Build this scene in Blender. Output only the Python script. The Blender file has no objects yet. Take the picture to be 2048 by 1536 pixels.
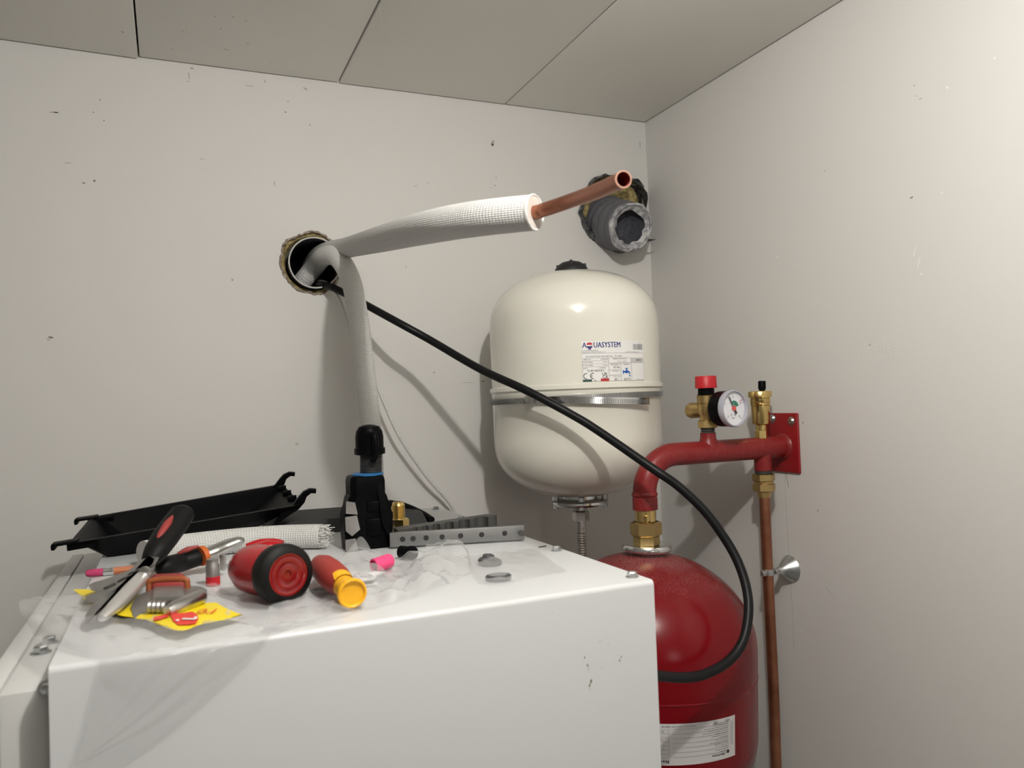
import bpy, bmesh, math, random
from mathutils import Vector, Matrix, noise
random.seed(7)
PI = math.pi
V = Vector
S = bpy.context.scene
COL = S.collection

# ------------------------------------------------------------------ camera
F, YAW, PITCH, ROLL = 1578.336, 0.40979, 0.02466, -0.0365
fw = V((math.sin(YAW)*math.cos(PITCH), math.cos(YAW)*math.cos(PITCH), math.sin(PITCH)))
r0 = V((math.cos(YAW), -math.sin(YAW), 0)); u0 = r0.cross(fw)
rt = r0*math.cos(ROLL) + u0*math.sin(ROLL)
up = r0*-math.sin(ROLL) + u0*math.cos(ROLL)
cam = bpy.data.objects.new('camera', bpy.data.cameras.new('camera')); COL.objects.link(cam)
cam.matrix_world = Matrix(((rt.x, up.x, -fw.x, 0), (rt.y, up.y, -fw.y, 0), (rt.z, up.z, -fw.z, 0), (0, 0, 0, 1)))
cam.data.sensor_width = 36; cam.data.lens = F/2048*36
cam.data.clip_start = .02
cam.data.dof.use_dof = True; cam.data.dof.focus_distance = 1.12; cam.data.dof.aperture_fstop = 9
S.camera = cam

def ray(x, y): return rt*((x-1024)/F) - up*((y-768)/F) + fw
def atY(x, y, Y): r = ray(x, y); return r*(Y/r.y)
def atX(x, y, X): r = ray(x, y); return r*(X/r.x)
def atZ(x, y, Z): r = ray(x, y); return r*(Z/r.z)
def dep(x, y, d): return ray(x, y)*d

WY, WX, CZ, T = 1.28, 0.857, 0.5336, -0.1637   # back wall, right wall, ceiling, cabinet top
FZ = -1.5

# ------------------------------------------------------------------ materials
def mat(name, col, rough=.5, metal=0, spec=.5, coat=0, bump=None, vary=None, trans=0, emis=None, sss=0):
    m = bpy.data.materials.new(name); m.use_nodes = True
    nt = m.node_tree; b = nt.nodes['Principled BSDF']
    b.inputs['Base Color'].default_value = (*col, 1); b.inputs['Roughness'].default_value = rough
    b.inputs['Metallic'].default_value = metal; b.inputs['Specular IOR Level'].default_value = spec
    b.inputs['Coat Weight'].default_value = coat; b.inputs['Coat Roughness'].default_value = .08
    b.inputs['Transmission Weight'].default_value = trans
    if vary:                                   # (scale, amount, second colour)
        n = nt.nodes.new('ShaderNodeTexNoise'); n.inputs['Scale'].default_value = vary[0]; n.inputs['Detail'].default_value = 4
        tc = nt.nodes.new('ShaderNodeTexCoord'); nt.links.new(tc.outputs['Object'], n.inputs['Vector'])
        rmp = nt.nodes.new('ShaderNodeMapRange'); rmp.inputs[1].default_value = .35; rmp.inputs[2].default_value = .7
        rmp.inputs[4].default_value = vary[1]
        nt.links.new(n.outputs['Fac'], rmp.inputs[0])
        mx = nt.nodes.new('ShaderNodeMix'); mx.data_type = 'RGBA'
        mx.inputs['A'].default_value = (*col, 1); mx.inputs['B'].default_value = (*vary[2], 1)
        nt.links.new(rmp.outputs[0], mx.inputs['Factor']); nt.links.new(mx.outputs['Result'], b.inputs['Base Color'])
    if bump:                                   # (scale, strength, distance)
        n = nt.nodes.new('ShaderNodeTexNoise'); n.inputs['Scale'].default_value = bump[0]; n.inputs['Detail'].default_value = 3
        tc = nt.nodes.new('ShaderNodeTexCoord'); nt.links.new(tc.outputs['Object'], n.inputs['Vector'])
        bp = nt.nodes.new('ShaderNodeBump'); bp.inputs['Strength'].default_value = bump[1]; bp.inputs['Distance'].default_value = bump[2]
        nt.links.new(n.outputs['Fac'], bp.inputs['Height']); nt.links.new(bp.outputs['Normal'], b.inputs['Normal'])
    return m

def braid_mat(name, col, dark, ku, kv, dist):
    """woven sleeve: rows along the tube (u in metres) and around it (v in turns)"""
    m = mat(name, col, .75, spec=.2); nt = m.node_tree; b = nt.nodes['Principled BSDF']
    uv = nt.nodes.new('ShaderNodeUVMap'); sp = nt.nodes.new('ShaderNodeSeparateXYZ'); nt.links.new(uv.outputs[0], sp.inputs[0])
    def M(op, a, bb=None):
        n = nt.nodes.new('ShaderNodeMath'); n.operation = op
        for i, x in enumerate((a, bb)):
            if x is None: continue
            if isinstance(x, (int, float)): n.inputs[i].default_value = x
            else: nt.links.new(x, n.inputs[i])
        return n.outputs[0]
    rowv = M('MULTIPLY', sp.outputs[1], kv)
    odd = 0.0
    su = M('ABSOLUTE', M('SINE', M('MULTIPLY', M('ADD', M('MULTIPLY', sp.outputs[0], ku), odd), PI)))
    sv = M('ABSOLUTE', M('SINE', M('MULTIPLY', rowv, PI)))
    h = M('MULTIPLY', M('POWER', su, .5), M('POWER', sv, .5))
    bp = nt.nodes.new('ShaderNodeBump'); bp.inputs['Strength'].default_value = .8; bp.inputs['Distance'].default_value = dist
    nt.links.new(h, bp.inputs['Height']); nt.links.new(bp.outputs[0], b.inputs['Normal'])
    mx = nt.nodes.new('ShaderNodeMix'); mx.data_type = 'RGBA'
    mx.inputs['A'].default_value = (*dark, 1); mx.inputs['B'].default_value = (*col, 1)
    nt.links.new(M('MINIMUM', M('MULTIPLY', h, 1.6), 1.0), mx.inputs['Factor']); nt.links.new(mx.outputs['Result'], b.inputs['Base Color'])
    return m

def film_mat(name, alpha, col=(.9, .9, .9), rough=.18):
    m = bpy.data.materials.new(name); m.use_nodes = True; nt = m.node_tree
    out = nt.nodes['Material Output']; b = nt.nodes['Principled BSDF']
    b.inputs['Base Color'].default_value = (*col, 1); b.inputs['Roughness'].default_value = rough
    b.inputs['Specular IOR Level'].default_value = .5
    tr = nt.nodes.new('ShaderNodeBsdfTransparent'); mx = nt.nodes.new('ShaderNodeMixShader')
    lw = nt.nodes.new('ShaderNodeLayerWeight'); lw.inputs[0].default_value = .35
    n = nt.nodes.new('ShaderNodeTexNoise'); n.inputs['Scale'].default_value = 35; n.inputs['Detail'].default_value = 3
    tc = nt.nodes.new('ShaderNodeTexCoord'); nt.links.new(tc.outputs['Object'], n.inputs['Vector'])
    bp = nt.nodes.new('ShaderNodeBump'); bp.inputs['Strength'].default_value = .5; bp.inputs['Distance'].default_value = .002
    nt.links.new(n.outputs['Fac'], bp.inputs['Height']); nt.links.new(bp.outputs[0], b.inputs['Normal'])
    mr = nt.nodes.new('ShaderNodeMapRange'); mr.inputs[3].default_value = alpha*.55; mr.inputs[4].default_value = min(1, alpha*2.4)
    nt.links.new(lw.outputs['Facing'], mr.inputs[0])
    nt.links.new(mr.outputs[0], mx.inputs[0]); nt.links.new(tr.outputs[0], mx.inputs[1]); nt.links.new(b.outputs[0], mx.inputs[2])
    nt.links.new(mx.outputs[0], out.inputs['Surface'])
    return m

M = dict(
    wall=mat('wall_paint', (.70, .685, .655), .62, spec=.3, bump=(260, .12, .0006), vary=(2.2, .35, (.73, .705, .675))),
    ceil=mat('ceiling_panel', (.82, .805, .755), .6, spec=.35, bump=(300, .08, .0004)),
    gap=mat('joint_gap', (.06, .058, .052), .9),
    floor=mat('floor_grey', (.36, .35, .33), .7, bump=(60, .2, .002)),
    scuff=mat('scuff', (.22, .21, .19), .8), scuff2=mat('scuff_light', (.46, .445, .41), .8), chip=mat('paint_chip', (.86, .84, .80), .7),
    white=mat('white_steel', (.625, .635, .64), .34, spec=.45, bump=(500, .04, .0003)),
    wedge=mat('side_steel', (.62, .62, .605), .4, bump=(500, .05, .0003)),
    stain=mat('stain', (.22, .21, .15), .8), stain2=mat('stain_light', (.55, .55, .52), .8),
    zinc=mat('zinc_bolt', (.62, .64, .64), .3, 1),
    cream=mat('cream_enamel', (.78, .76, .67), .13, spec=.5, coat=.3),
    red=mat('red_enamel', (.165, .0008, .004), .24, spec=.32),
    redpipe=mat('red_pipe_paint', (.205, .009, .010), .38, spec=.4, vary=(160, .08, (.40, .18, .16))),
    redplate=mat('red_plate_paint', (.27, .008, .012), .45),
    brass=mat('brass', (.74, .55, .22), .24, 1, vary=(60, .2, (.62, .44, .16))),
    brassd=mat('aged_brass', (.58, .42, .18), .36, 1, vary=(80, .4, (.45, .31, .12))),
    bright=mat('bright_steel', (.86, .85, .83), .42, .9), steel=mat('steel', (.58, .57, .55), .3, 1, vary=(60, .4, (.38, .37, .35))),
    dsteel=mat('dark_steel', (.40, .39, .375), .45, .9, vary=(70, .5, (.24, .23, .22))),
    bar=mat('bar_steel', (.30, .30, .295), .45, .85, vary=(90, .3, (.22, .22, .21))),
    bar2=mat('blackened_steel', (.10, .10, .095), .5, .6),
    chrome=mat('chrome', (.72, .73, .73), .18, 1),
    copper=mat('copper', (.37, .16, .10), .42, .95, vary=(40, .5, (.29, .12, .07))),
    copperd=mat('dull_copper', (.40, .175, .105), .46, .95, vary=(35, .7, (.22, .085, .045))),
    copperrim=mat('cut_copper', (.80, .46, .34), .4, .8),
    copperin=mat('copper_bore', (.30, .06, .05), .5, .6),
    black=mat('black_plastic', (.0022, .0022, .0028), .4, spec=.06),
    blackm=mat('black_matt', (.012, .012, .012), .55, bump=(300, .15, .0005)),
    cable=mat('black_rubber', (.0055, .006, .0068), .42, spec=.22, bump=(200, .1, .0004)),
    grip=mat('black_grip', (.007, .007, .0068), .55, spec=.18),
    case=mat('charcoal_case', (.022, .0215, .021), .6, spec=.3, bump=(150, .3, .0006)),
    redgrip=mat('red_grip', (.30, .035, .03), .6), orangew=mat('worn_orange_grip', (.30, .075, .02), .55), orange=mat('orange_grip', (.58, .125, .02), .5),
    redpl=mat('red_plastic', (.36, .003, .007), .22, spec=.4, coat=.1),
    redlens=mat('red_clear_plastic', (.17, .004, .006), .16, spec=.5, coat=.4, vary=(90, .5, (.26, .012, .012))),
    redmatt=mat('dark_red_plastic', (.30, .03, .022), .55),
    yellow=mat('yellow_plastic', (.86, .43, .008), .45), yband=mat('yellow_print', (.86, .66, .006), .4),
    rprint=mat('red_print', (.72, .045, .03), .45), oprint=mat('orange_print', (.74, .14, .01), .45), wprint=mat('white_print', (.85, .85, .83), .5),
    pink=mat('pink_vinyl', (.85, .07, .22), .45), eraser=mat('pink_rubber', (.55, .05, .16), .7), pencil=mat('orange_lacquer', (.52, .17, .07), .5),
    paper=mat('paper', (.78, .77, .77), .7),
    foam=mat('foam_core', (.56, .505, .46), .85, bump=(700, .4, .0006)),
    rimw=mat('sleeve_rim', (.76, .75, .73), .7),
    yfoam=mat('pu_foam', (.42, .34, .14), .9, bump=(160, 1, .004), vary=(120, .9, (.16, .11, .045))),
    plaster=mat('torn_board', (.20, .15, .115), .95, bump=(220, 1, .003), vary=(130, 1, (.47, .42, .36))),
    holeshade=mat('hole_shade', (.02, .02, .022), .5), tubew=mat('liner_plastic', (.03, .03, .032), .4), tubee=mat('liner_edge', (.50, .49, .47), .6),
    duct=mat('grey_vinyl', (.11, .11, .125), .6, bump=(120, .5, .002), vary=(60, .35, (.16, .16, .175))),
    torn=mat('torn_foil', (.20, .20, .21), .6, bump=(150, .8, .003), vary=(90, 1, (.62, .62, .62))),
    ductin=mat('duct_lining', (.055, .055, .068), .7, bump=(60, .8, .006)),
    foil=mat('black_foil', (.008, .008, .009), .3, bump=(90, 1, .004), vary=(160, .35, (.30, .30, .30))),
    wcable=mat('white_cable', (.72, .71, .68), .5, vary=(300, .35, (.45, .44, .42))),
    sticker=mat('white_sticker', (.83, .82, .80), .4), sticker2=mat('grey_sticker', (.62, .60, .60), .45),
    ink=mat('black_ink', (.025, .025, .028), .5), inkg=mat('grey_ink', (.22, .22, .225), .5), blue=mat('navy_ink', (.018, .022, .16), .5),
    lblue=mat('blue_ink', (.01, .10, .42), .5), inkr=mat('red_ink', (.50, .02, .03), .5), inkdg=mat('green_ink', (.02, .07, .06), .5), grey=mat('grey_print', (.55, .55, .54), .5),
    bluering=mat('blue_ring', (.02, .13, .32), .45), green=mat('dial_green', (.01, .20, .11), .5), dial=mat('dial_white', (.82, .82, .85), .5),
    oring=mat('grey_rubber', (.055, .057, .06), .6),
    knob=mat('red_knob', (.48, .008, .015), .45),
    lensring=mat('clear_bezel', (.42, .42, .48), .1, spec=.8),
    film=film_mat('clear_film', .21, (.62, .62, .62), .14), film2=film_mat('clear_film_milky', .25, (.60, .60, .60), .14), glass=film_mat('gauge_glass', .05, rough=.05),
    hair=mat('fibre', (.75, .73, .68), .6),
    braid=braid_mat('white_braid', (.76, .755, .725), (.53, .52, .50), 310, 34, .0010),
    braid2=braid_mat('fine_white_braid', (.70, .695, .675), (.48, .475, .46), 310, 52, .0009),
    sbraid=braid_mat('steel_braid', (.42, .38, .33), (.08, .07, .06), 260, 14, .0008),
)
for k in ('sbraid',):
    M[k].node_tree.nodes['Principled BSDF'].inputs['Metallic'].default_value = .8
    M[k].node_tree.nodes['Principled BSDF'].inputs['Roughness'].default_value = .35

# ------------------------------------------------------------------ mesh helpers
def frame(d):
    d = d.normalized(); a = V((0, 0, 1)) if abs(d.z) < .9 else V((1, 0, 0))
    u = a.cross(d).normalized(); return u, d.cross(u).normalized(), d

def spline(pts, per=8):
    P = [V(p) for p in pts]; out = []
    for i in range(len(P)-1):
        a, b, c, d = P[max(i-1, 0)], P[i], P[i+1], P[min(i+2, len(P)-1)]
        for k in range(per):
            t = k/per
            out.append(.5*((2*b) + (c-a)*t + (2*a-5*b+4*c-d)*t*t + (3*b-a-3*c+d)*t**3))
    out.append(P[-1]); return out

def interp(vals, n):
    out = []
    for i in range(n):
        t = i/(n-1)*(len(vals)-1); k = min(int(t), len(vals)-2); out.append(vals[k]+(vals[k+1]-vals[k])*(t-k))
    return out

class MB:
    def __init__(s): s.bm = bmesh.new(); s.uv = s.bm.loops.layers.uv.new('UVMap')
    def v(s, p): return s.bm.verts.new(p)
    def f(s, vs, mi=0):
        try: f = s.bm.faces.new(vs); f.material_index = mi; return f
        except ValueError: return None
    def poly(s, pts, mi=0): return s.f([s.v(p) for p in pts], mi)
    def prism(s, pts, off, mi=0):
        a = [s.v(p) for p in pts]; b = [s.v(V(p)+off) for p in pts]; n = len(a)
        s.f(a[::-1], mi); s.f(b, mi)
        for i in range(n): s.f([a[i], a[(i+1) % n], b[(i+1) % n], b[i]], mi)
        return s
    def lathe(s, prof, o, ax, n=40, caps=True, mi=0, wob=0):
        u, w, d = frame(V(ax)); o = V(o); rows = []
        for r, h in prof:
            if r < 1e-6: rows.append([s.v(o+d*h)])
            else: rows.append([s.v(o+d*h+(u*math.cos(2*PI*i/n)+w*math.sin(2*PI*i/n))*r*(1+wob*random.uniform(-1, 1))) for i in range(n)])
        for a, b in zip(rows, rows[1:]):
            for i in range(n):
                j = (i+1) % n
                if len(a) == 1 and len(b) == 1: continue
                if len(a) == 1: s.f([a[0], b[i], b[j]][::1], mi)
                elif len(b) == 1: s.f([a[i], a[j], b[0]], mi)
                else: s.f([a[i], a[j], b[j], b[i]], mi)
        if caps:
            if len(rows[0]) > 1: s.f(rows[0][::-1], mi)
            if len(rows[-1]) > 1: s.f(rows[-1], mi)
        return s
    def cyl(s, a, b, ra, rb=None, n=24, caps=True, mi=0):
        a, b = V(a), V(b); return s.lathe([(ra, 0), (ra if rb is None else rb, (b-a).length)], a, b-a, n, caps, mi)
    def tube(s, path, r, n=20, caps=True, sq=None, mi=0, flat=1, jit=0):
        P = [V(p) for p in path]; N = len(P); R = r if isinstance(r, (list, tuple)) else [r]*N
        if len(R) != N: R = interp(R, N)
        tang = [(P[min(i+1, N-1)]-P[max(i-1, 0)]).normalized() for i in range(N)]
        u, w, _ = frame(tang[0]); rows = []; L = 0
        for i in range(N):
            t = tang[i]; u = (u-t*u.dot(t)).normalized(); w = t.cross(u)
            if i: L += (P[i]-P[i-1]).length
            row = []
            for k in range(n):
                a = 2*PI*k/n; rr = R[i]*(1+jit*random.uniform(-1, 1))
                row.append(s.v(P[i]+u*math.cos(a)*rr+w*math.sin(a)*rr*flat))
            rows.append((row, L))
        for (a, la), (b, lb) in zip(rows, rows[1:]):
            for i in range(n):
                j = (i+1) % n; f = s.f([a[i], a[j], b[j], b[i]], mi)
                if f:
                    for lp, q in zip(f.loops, ((la, i/n), (la, (i+1)/n), (lb, (i+1)/n), (lb, i/n))): lp[s.uv].uv = q
        if caps: s.f(rows[0][0][::-1], mi); s.f(rows[-1][0], mi)
        return s
    def box(s, c, size, rot=None, bev=0, seg=2, mi=0):
        t = bmesh.new(); bmesh.ops.create_cube(t, size=1)
        for v in t.verts: v.co = V((v.co.x*size[0], v.co.y*size[1], v.co.z*size[2]))
        if bev: bmesh.ops.bevel(t, geom=t.edges[:], offset=bev, segments=seg, affect='EDGES', profile=.5)
        mw = Matrix.Translation(V(c)) @ (rot.to_4x4() if rot else Matrix.Identity(4))
        s.merge(t, mw, mi); return s
    def merge(s, t, mw, mi=0):
        mp = {v: s.v(mw @ v.co) for v in t.verts}
        for f in t.faces: s.f([mp[v] for v in f.verts], mi)
        t.free()
    def hull(s, pts, mi=0):
        vs = [s.v(p) for p in pts]; r = bmesh.ops.convex_hull(s.bm, input=vs)
        for g in r['geom']:
            if isinstance(g, bmesh.types.BMFace): g.material_index = mi
        for v in [g for g in r['geom_interior'] if isinstance(g, bmesh.types.BMVert) and not g.link_faces]: s.bm.verts.remove(v)
        return s
    def ball(s, c, r, sc=(1, 1, 1), mi=0, n=24):
        t = bmesh.new(); bmesh.ops.create_uvsphere(t, u_segments=n, v_segments=n//2, radius=r)
        for v in t.verts: v.co = V((v.co.x*sc[0], v.co.y*sc[1], v.co.z*sc[2]))
        s.merge(t, Matrix.Translation(V(c)), mi); return s
    def grid(s, rows, mi=0):
        vs = [[s.v(p) for p in r] for r in rows]
        for a, b in zip(vs, vs[1:]):
            for i in range(len(a)-1): s.f([a[i], a[i+1], b[i+1], b[i]], mi)
        return s
    def build(s, name, mats, parent=None, org=None, sharp=38, smooth=True, rec=True):
        mats = mats if isinstance(mats, (list, tuple)) else [mats]
        if rec: bmesh.ops.recalc_face_normals(s.bm, faces=s.bm.faces[:])
        o0 = parent_origin(parent) if parent else (V(org) if org else None)
        if o0 is None:
            cs = [v.co for v in s.bm.verts]
            o0 = V(((min(c.x for c in cs)+max(c.x for c in cs))/2, (min(c.y for c in cs)+max(c.y for c in cs))/2, min(c.z for c in cs)))
        for v in s.bm.verts: v.co -= o0
        me = bpy.data.meshes.new(name); s.bm.to_mesh(me); s.bm.free()
        for m in mats: me.materials.append(m)
        if smooth:
            me.polygons.foreach_set('use_smooth', [True]*len(me.polygons)); me.set_sharp_from_angle(angle=math.radians(sharp))
        o = bpy.data.objects.new(name, me); COL.objects.link(o)
        if parent: o.parent = parent
        else: o.location = o0
        return o

def parent_origin(p):
    q = V((0, 0, 0))
    while p: q += p.location; p = p.parent
    return q
def tag(o, label, cat, group=None):
    o['label'] = label; o['category'] = cat
    if group: o['group'] = group
    return o
def thing(name, loc, label, cat, group=None):
    o = bpy.data.objects.new(name, None); COL.objects.link(o); o.location = V(loc); o.empty_display_size = .02
    return tag(o, label, cat, group)
def struct(o): o['kind'] = 'structure'; return o

def text_tris(s, size, bold=0, align='CENTER', xs=1.0):
    c = bpy.data.curves.new('t', 'FONT'); c.body = s; c.size = size; c.align_x = align; c.align_y = 'CENTER'; c.resolution_u = 2
    o = bpy.data.objects.new('t', c); COL.objects.link(o)
    bpy.context.view_layer.update(); dg = bpy.context.evaluated_depsgraph_get()
    me = bpy.data.meshes.new_from_object(o.evaluated_get(dg))
    vs = [(v.co.x*xs, v.co.y) for v in me.vertices]; fs = [tuple(p.vertices) for p in me.polygons]
    bpy.data.objects.remove(o); bpy.data.curves.remove(c); bpy.data.meshes.remove(me)
    return vs, fs
def put_text(mb, fn, s, x, y, size, bold=0, align='CENTER', rot=0, xs=1.0, mi=0):
    vs, fs = text_tris(s, size, bold, align, xs); cr, sr = math.cos(rot), math.sin(rot)
    for sh in ((-bold*size*.8, bold*size*.8) if bold else (0,)):   # a heavier stroke: the glyphs laid down twice
        bv = [mb.v(fn(x+(a+sh)*cr-b*sr, y+(a+sh)*sr+b*cr)) for a, b in vs]
        for f in fs: mb.f([bv[i] for i in f], mi)
def put_rect(mb, fn, x0, y0, x1, y1, mi=0, n=1):
    for i in range(n):
        a = x0+(x1-x0)*i/n; b = x0+(x1-x0)*(i+1)/n
        mb.poly([fn(a, y0), fn(b, y0), fn(b, y1), fn(a, y1)], mi)
def put_frame(mb, fn, x0, y0, x1, y1, w, mi=0):
    put_rect(mb, fn, x0, y0, x1, y0+w, mi, 8); put_rect(mb, fn, x0, y1-w, x1, y1, mi, 8)
    put_rect(mb, fn, x0, y0, x0+w, y1, mi); put_rect(mb, fn, x1-w, y0, x1, y1, mi)
def put_disc(mb, fn, x, y, rx, ry, mi=0, n=20, a0=0, a1=2*PI):
    mb.poly([fn(x+rx*math.cos(a0+(a1-a0)*i/n), y+ry*math.sin(a0+(a1-a0)*i/n)) for i in range(n+(0 if a1-a0 > 6.28 else 1))], mi)

# ------------------------------------------------------------------ the room
def blob(cx, cz, r, n, amp, seed):
    out = []
    for i in range(n):
        a = 2*PI*i/n; c, s_ = math.cos(a), math.sin(a)
        k = 1+amp*(noise.noise(V((c*1.6, s_*1.6, seed)))+.55*noise.noise(V((c*5, s_*5, seed+3)))+.35*noise.noise(V((c*12, s_*12, seed+7))))
        out.append((cx+r*k*c, cz+r*k*s_))
    return out
HC = V((.2135, WY, .2365))                    # round hole in the back wall
HN = 96; hole1 = blob(HC.x, HC.z+.001, .0480, HN, .085, 3.1)
dpx = [(1158, 425), (1164, 408), (1172, 385), (1182, 365), (1204, 355), (1235, 357), (1264, 366), (1279, 378), (1287, 405), (1291, 440), (1287, 470), (1272, 495), (1256, 501), (1237, 504), (1210, 491), (1181, 474), (1168, 453)]
dpts = [atY(x, y, WY) for x, y in dpx]
dcx = sum(p.x for p in dpts)/len(dpts); dcz = sum(p.z for p in dpts)/len(dpts)
sp = spline(dpts+[dpts[0]], 4)[:-1]
hole2 = [(min(p.x, WX-.012), p.z) for p in sp]
LX, FY = -1.9, -2.2

def smudge(mb, p, u, w, L, W, rot, mi, off):
    n = 9; c, s_ = math.cos(rot), math.sin(rot); pts = []
    for i in range(n):
        a = 2*PI*i/n; k = random.uniform(.6, 1.15); x, y = L*k*math.cos(a), W*k*math.sin(a)
        pts.append(p+off+u*(x*c-y*s_)+w*(x*s_+y*c))
    mb.poly(pts, mi)

mb = MB(); outer = [(LX, FZ), (WX, FZ), (WX, CZ+.03), (LX, CZ+.03)]
edges = []
for loop in (outer, hole1, hole2):
    vs = [mb.v((x, WY, z)) for x, z in loop]
    for i in range(len(vs)): edges.append(mb.bm.edges.new((vs[i], vs[(i+1) % len(vs)])))
bmesh.ops.triangle_fill(mb.bm, use_beauty=True, use_dissolve=False, edges=edges)
for f in list(mb.bm.faces):                   # drop whatever filled the holes
    c = f.calc_center_median()
    if (c.x-HC.x)**2+(c.z-HC.z)**2 < .036**2 or (abs(c.x-dcx) < .05 and abs(c.z-dcz) < .05): mb.bm.faces.remove(f)
for loop, dp in ((hole1, .07), (hole2, .07)):
    for i in range(len(loop)):
        a, b = loop[i], loop[(i+1) % len(loop)]
        mb.poly([(a[0], WY, a[1]), (b[0], WY, b[1]), (b[0], WY+dp, b[1]), (a[0], WY+dp, a[1])], 1)
ux, uz = V((1, 0, 0)), V((0, 0, 1))
for x, y, L, W, r, k in [(110, 225, 14, 1.2, .05, 2), (112, 225, 4, 2, 0, 2), (200, 200, 2, 2, 0, 2), (187, 225, 2, 2, 0, 2), (208, 241, 2, 2, 0, 2), (135, 326, 10, 1.3, .05, 3),
        (168, 366, 4, 2, .1, 2), (189, 362, 3.2, 3, 0, 2), (101, 675, 6, 3, -.3, 2), (97, 679, 5, 2, -.3, 3), (403, 318, 7, 1, 0, 3), (378, 152, 1.6, 14, .1, 3), (384, 137, 5, 1.4, 0, 2),
        (376, 163, 4, 1.5, .2, 3), (530, 163, 3, 6, .2, 3), (610, 177, 7, 3, -.3, 3), (576, 203, 2, 2, 0, 2), (571, 224, 2, 2.6, 0, 2), (620, 250, 2.5, 4, 0, 3), (549, 368, 1.6, 9, .1, 3),
        (500, 172, 14, 1, 0, 3), (986, 284, 6, 9, -.3, 3), (985, 290, 4, 5, -.4, 2), (992, 355, 1.8, 1.8, 0, 2), (990, 371, 2.2, 2, 0, 2), (982, 376, 3, 1.4, .4, 3), (864, 288, 4, 1.4, .1, 3),
        (856, 366, 5, 1.2, .3, 3), (830, 372, 9, 1.2, .15, 3), (594, 888, 6, 3, -.3, 3), (812, 534, 2, 1.6, 0, 2), (938, 765, 26, .9, -.02, 3), (965, 763, 9, 1.3, .1, 2), (868, 745, 4, 3, 0, 3),
        (1280, 290, 2, 14, .05, 3), (1292, 300, 1.6, 4, .1, 3), (465, 560, 3, 5, .2, 3), (400, 330, 2, 1.3, 0, 3)]:
    p = atY(x, y, WY); smudge(mb, p, ux, uz, L*.0006, W*.0006, r, k, V((0, -.0004, 0)))
struct(mb.build('wall_back', [M['wall'], M['plaster'], M['scuff'], M['scuff2']], smooth=False, rec=False))

mb = MB()
mb.poly([(WX, WY, FZ), (WX, FY, FZ), (WX, FY, CZ+.03), (WX, WY, CZ+.03)])
uy = V((0, -1, 0))
for x, y, L, W, r, k in [(1823, 395, 4, 1.6, .2, 1), (1829, 171, 2, 2, 0, 2), (1841, 198, 5, 1.6, .1, 2), (1833, 192, 2, 1.5, 0, 2), (1895, 175, 2.5, 2.5, 0, 3), (1990, 116, 2, 2, 0, 3), (1884, 385, 2, 2, 0, 3), (1650, 342, 4, 1.2, .3, 2),
        (1829, 505, 1.2, 10, -.3, 3), (1838, 525, 1.2, 14, -.35, 3), (1843, 547, 2.4, 2.4, 0, 3), (1604, 1261, 2.5, 2.5, 0, 3), (1606, 845, 1.6, 2.5, 0, 1), (1636, 1022, 2, 4, .2, 2), (1575, 960, 2, 26, .2, 2), (1555, 514, 2, 3, 0, 3), (1740, 690, 3, 1.5, .4, 2), (1660, 1185, 20, .8, -.7, 2)]:
    p = atX(x, y, WX); smudge(mb, p, uy, uz, L*.0007, W*.0007, r, k, V((-.0004, 0, 0)))
for seq in ([(1569, 942), (1572, 1010), (1578, 1110)], [(1581, 1165), (1586, 1240), (1588, 1300)]):   # pencil line below the bracket
    P = [atX(x, y, WX)+V((-.0004, 0, 0)) for x, y in seq]
    for a, b in zip(P, P[1:]): mb.poly([a, a+uy*.0007, b+uy*.0007, b], 2)
struct(mb.build('wall_right', [M['wall'], M['scuff'], M['scuff2'], M['chip']], smooth=False, rec=False))
for nm, q in (('wall_left', [(LX, FY, FZ), (LX, WY, FZ), (LX, WY, CZ+.03), (LX, FY, CZ+.03)]), ('wall_front', [(WX, FY, FZ), (LX, FY, FZ), (LX, FY, CZ+.03), (WX, FY, CZ+.03)])):
    mb = MB(); mb.poly(q); struct(mb.build(nm, M['wall'], smooth=False, rec=False))
mb = MB(); mb.poly([(LX, FY, FZ), (WX, FY, FZ), (WX, WY, FZ), (LX, WY, FZ)]); struct(mb.build('floor', M['floor'], smooth=False, rec=False))

mb = MB(); PW = .2957                          # ceiling of lay-in panels with narrow joints
k = 0; x1 = WX-.0025
zl = [0, 0, .001, -.002, .003]+[0]*12
while x1 > LX:
    x0 = max(WX-PW*(k+1)+.0012, LX)
    a = CZ+zl[k]; b = a+(.005 if k == 3 else 0)
    for (y0, y1) in ((-.02, WY-.003), (FY, -.023)):
        t = bmesh.new(); bmesh.ops.create_cube(t, size=1)
        for v in t.verts:
            v.co = V((x0 if v.co.x < 0 else x1, y0 if v.co.y < 0 else y1, (b if v.co.x < 0 else a)+(.02 if v.co.z > 0 else 0)))
        bmesh.ops.bevel(t, geom=t.edges[:], offset=.0016, segments=2, affect='EDGES', profile=.5)
        mb.merge(t, Matrix.Identity(4), 0)
    k += 1; x1 = WX-PW*k-.0012
mb.poly([(LX, FY, CZ+.024), (WX, FY, CZ+.024), (WX, WY, CZ+.024), (LX, WY, CZ+.024)], 1)
ceil_marks = [(366, 62, 2, 1.6), (373, 60, 1.6, 1.4), (466, 34, 3, 1.6), (492, 42, 3, 1.5), (442, 58, 3, 2), (496, 87, 3, 1.6), (345, 98, 2, 2), (452, 99, 8, 1.2), (245, 64, 4, 1.6), (430, 33, 2, 1.5), (540, 125, 2, 2), (1180, 180, 2, 2)]
for x, y, L, W in ceil_marks:
    p = atZ(x, y, CZ-.0025); smudge(mb, p, ux, V((0, 1, 0)), L*.0006, W*.0006, .3, 2, V((0, 0, 0)))
hp = [atZ(x, y, CZ-.004) for x, y in ((757, 8), (764, 45), (767, 85))]
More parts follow.
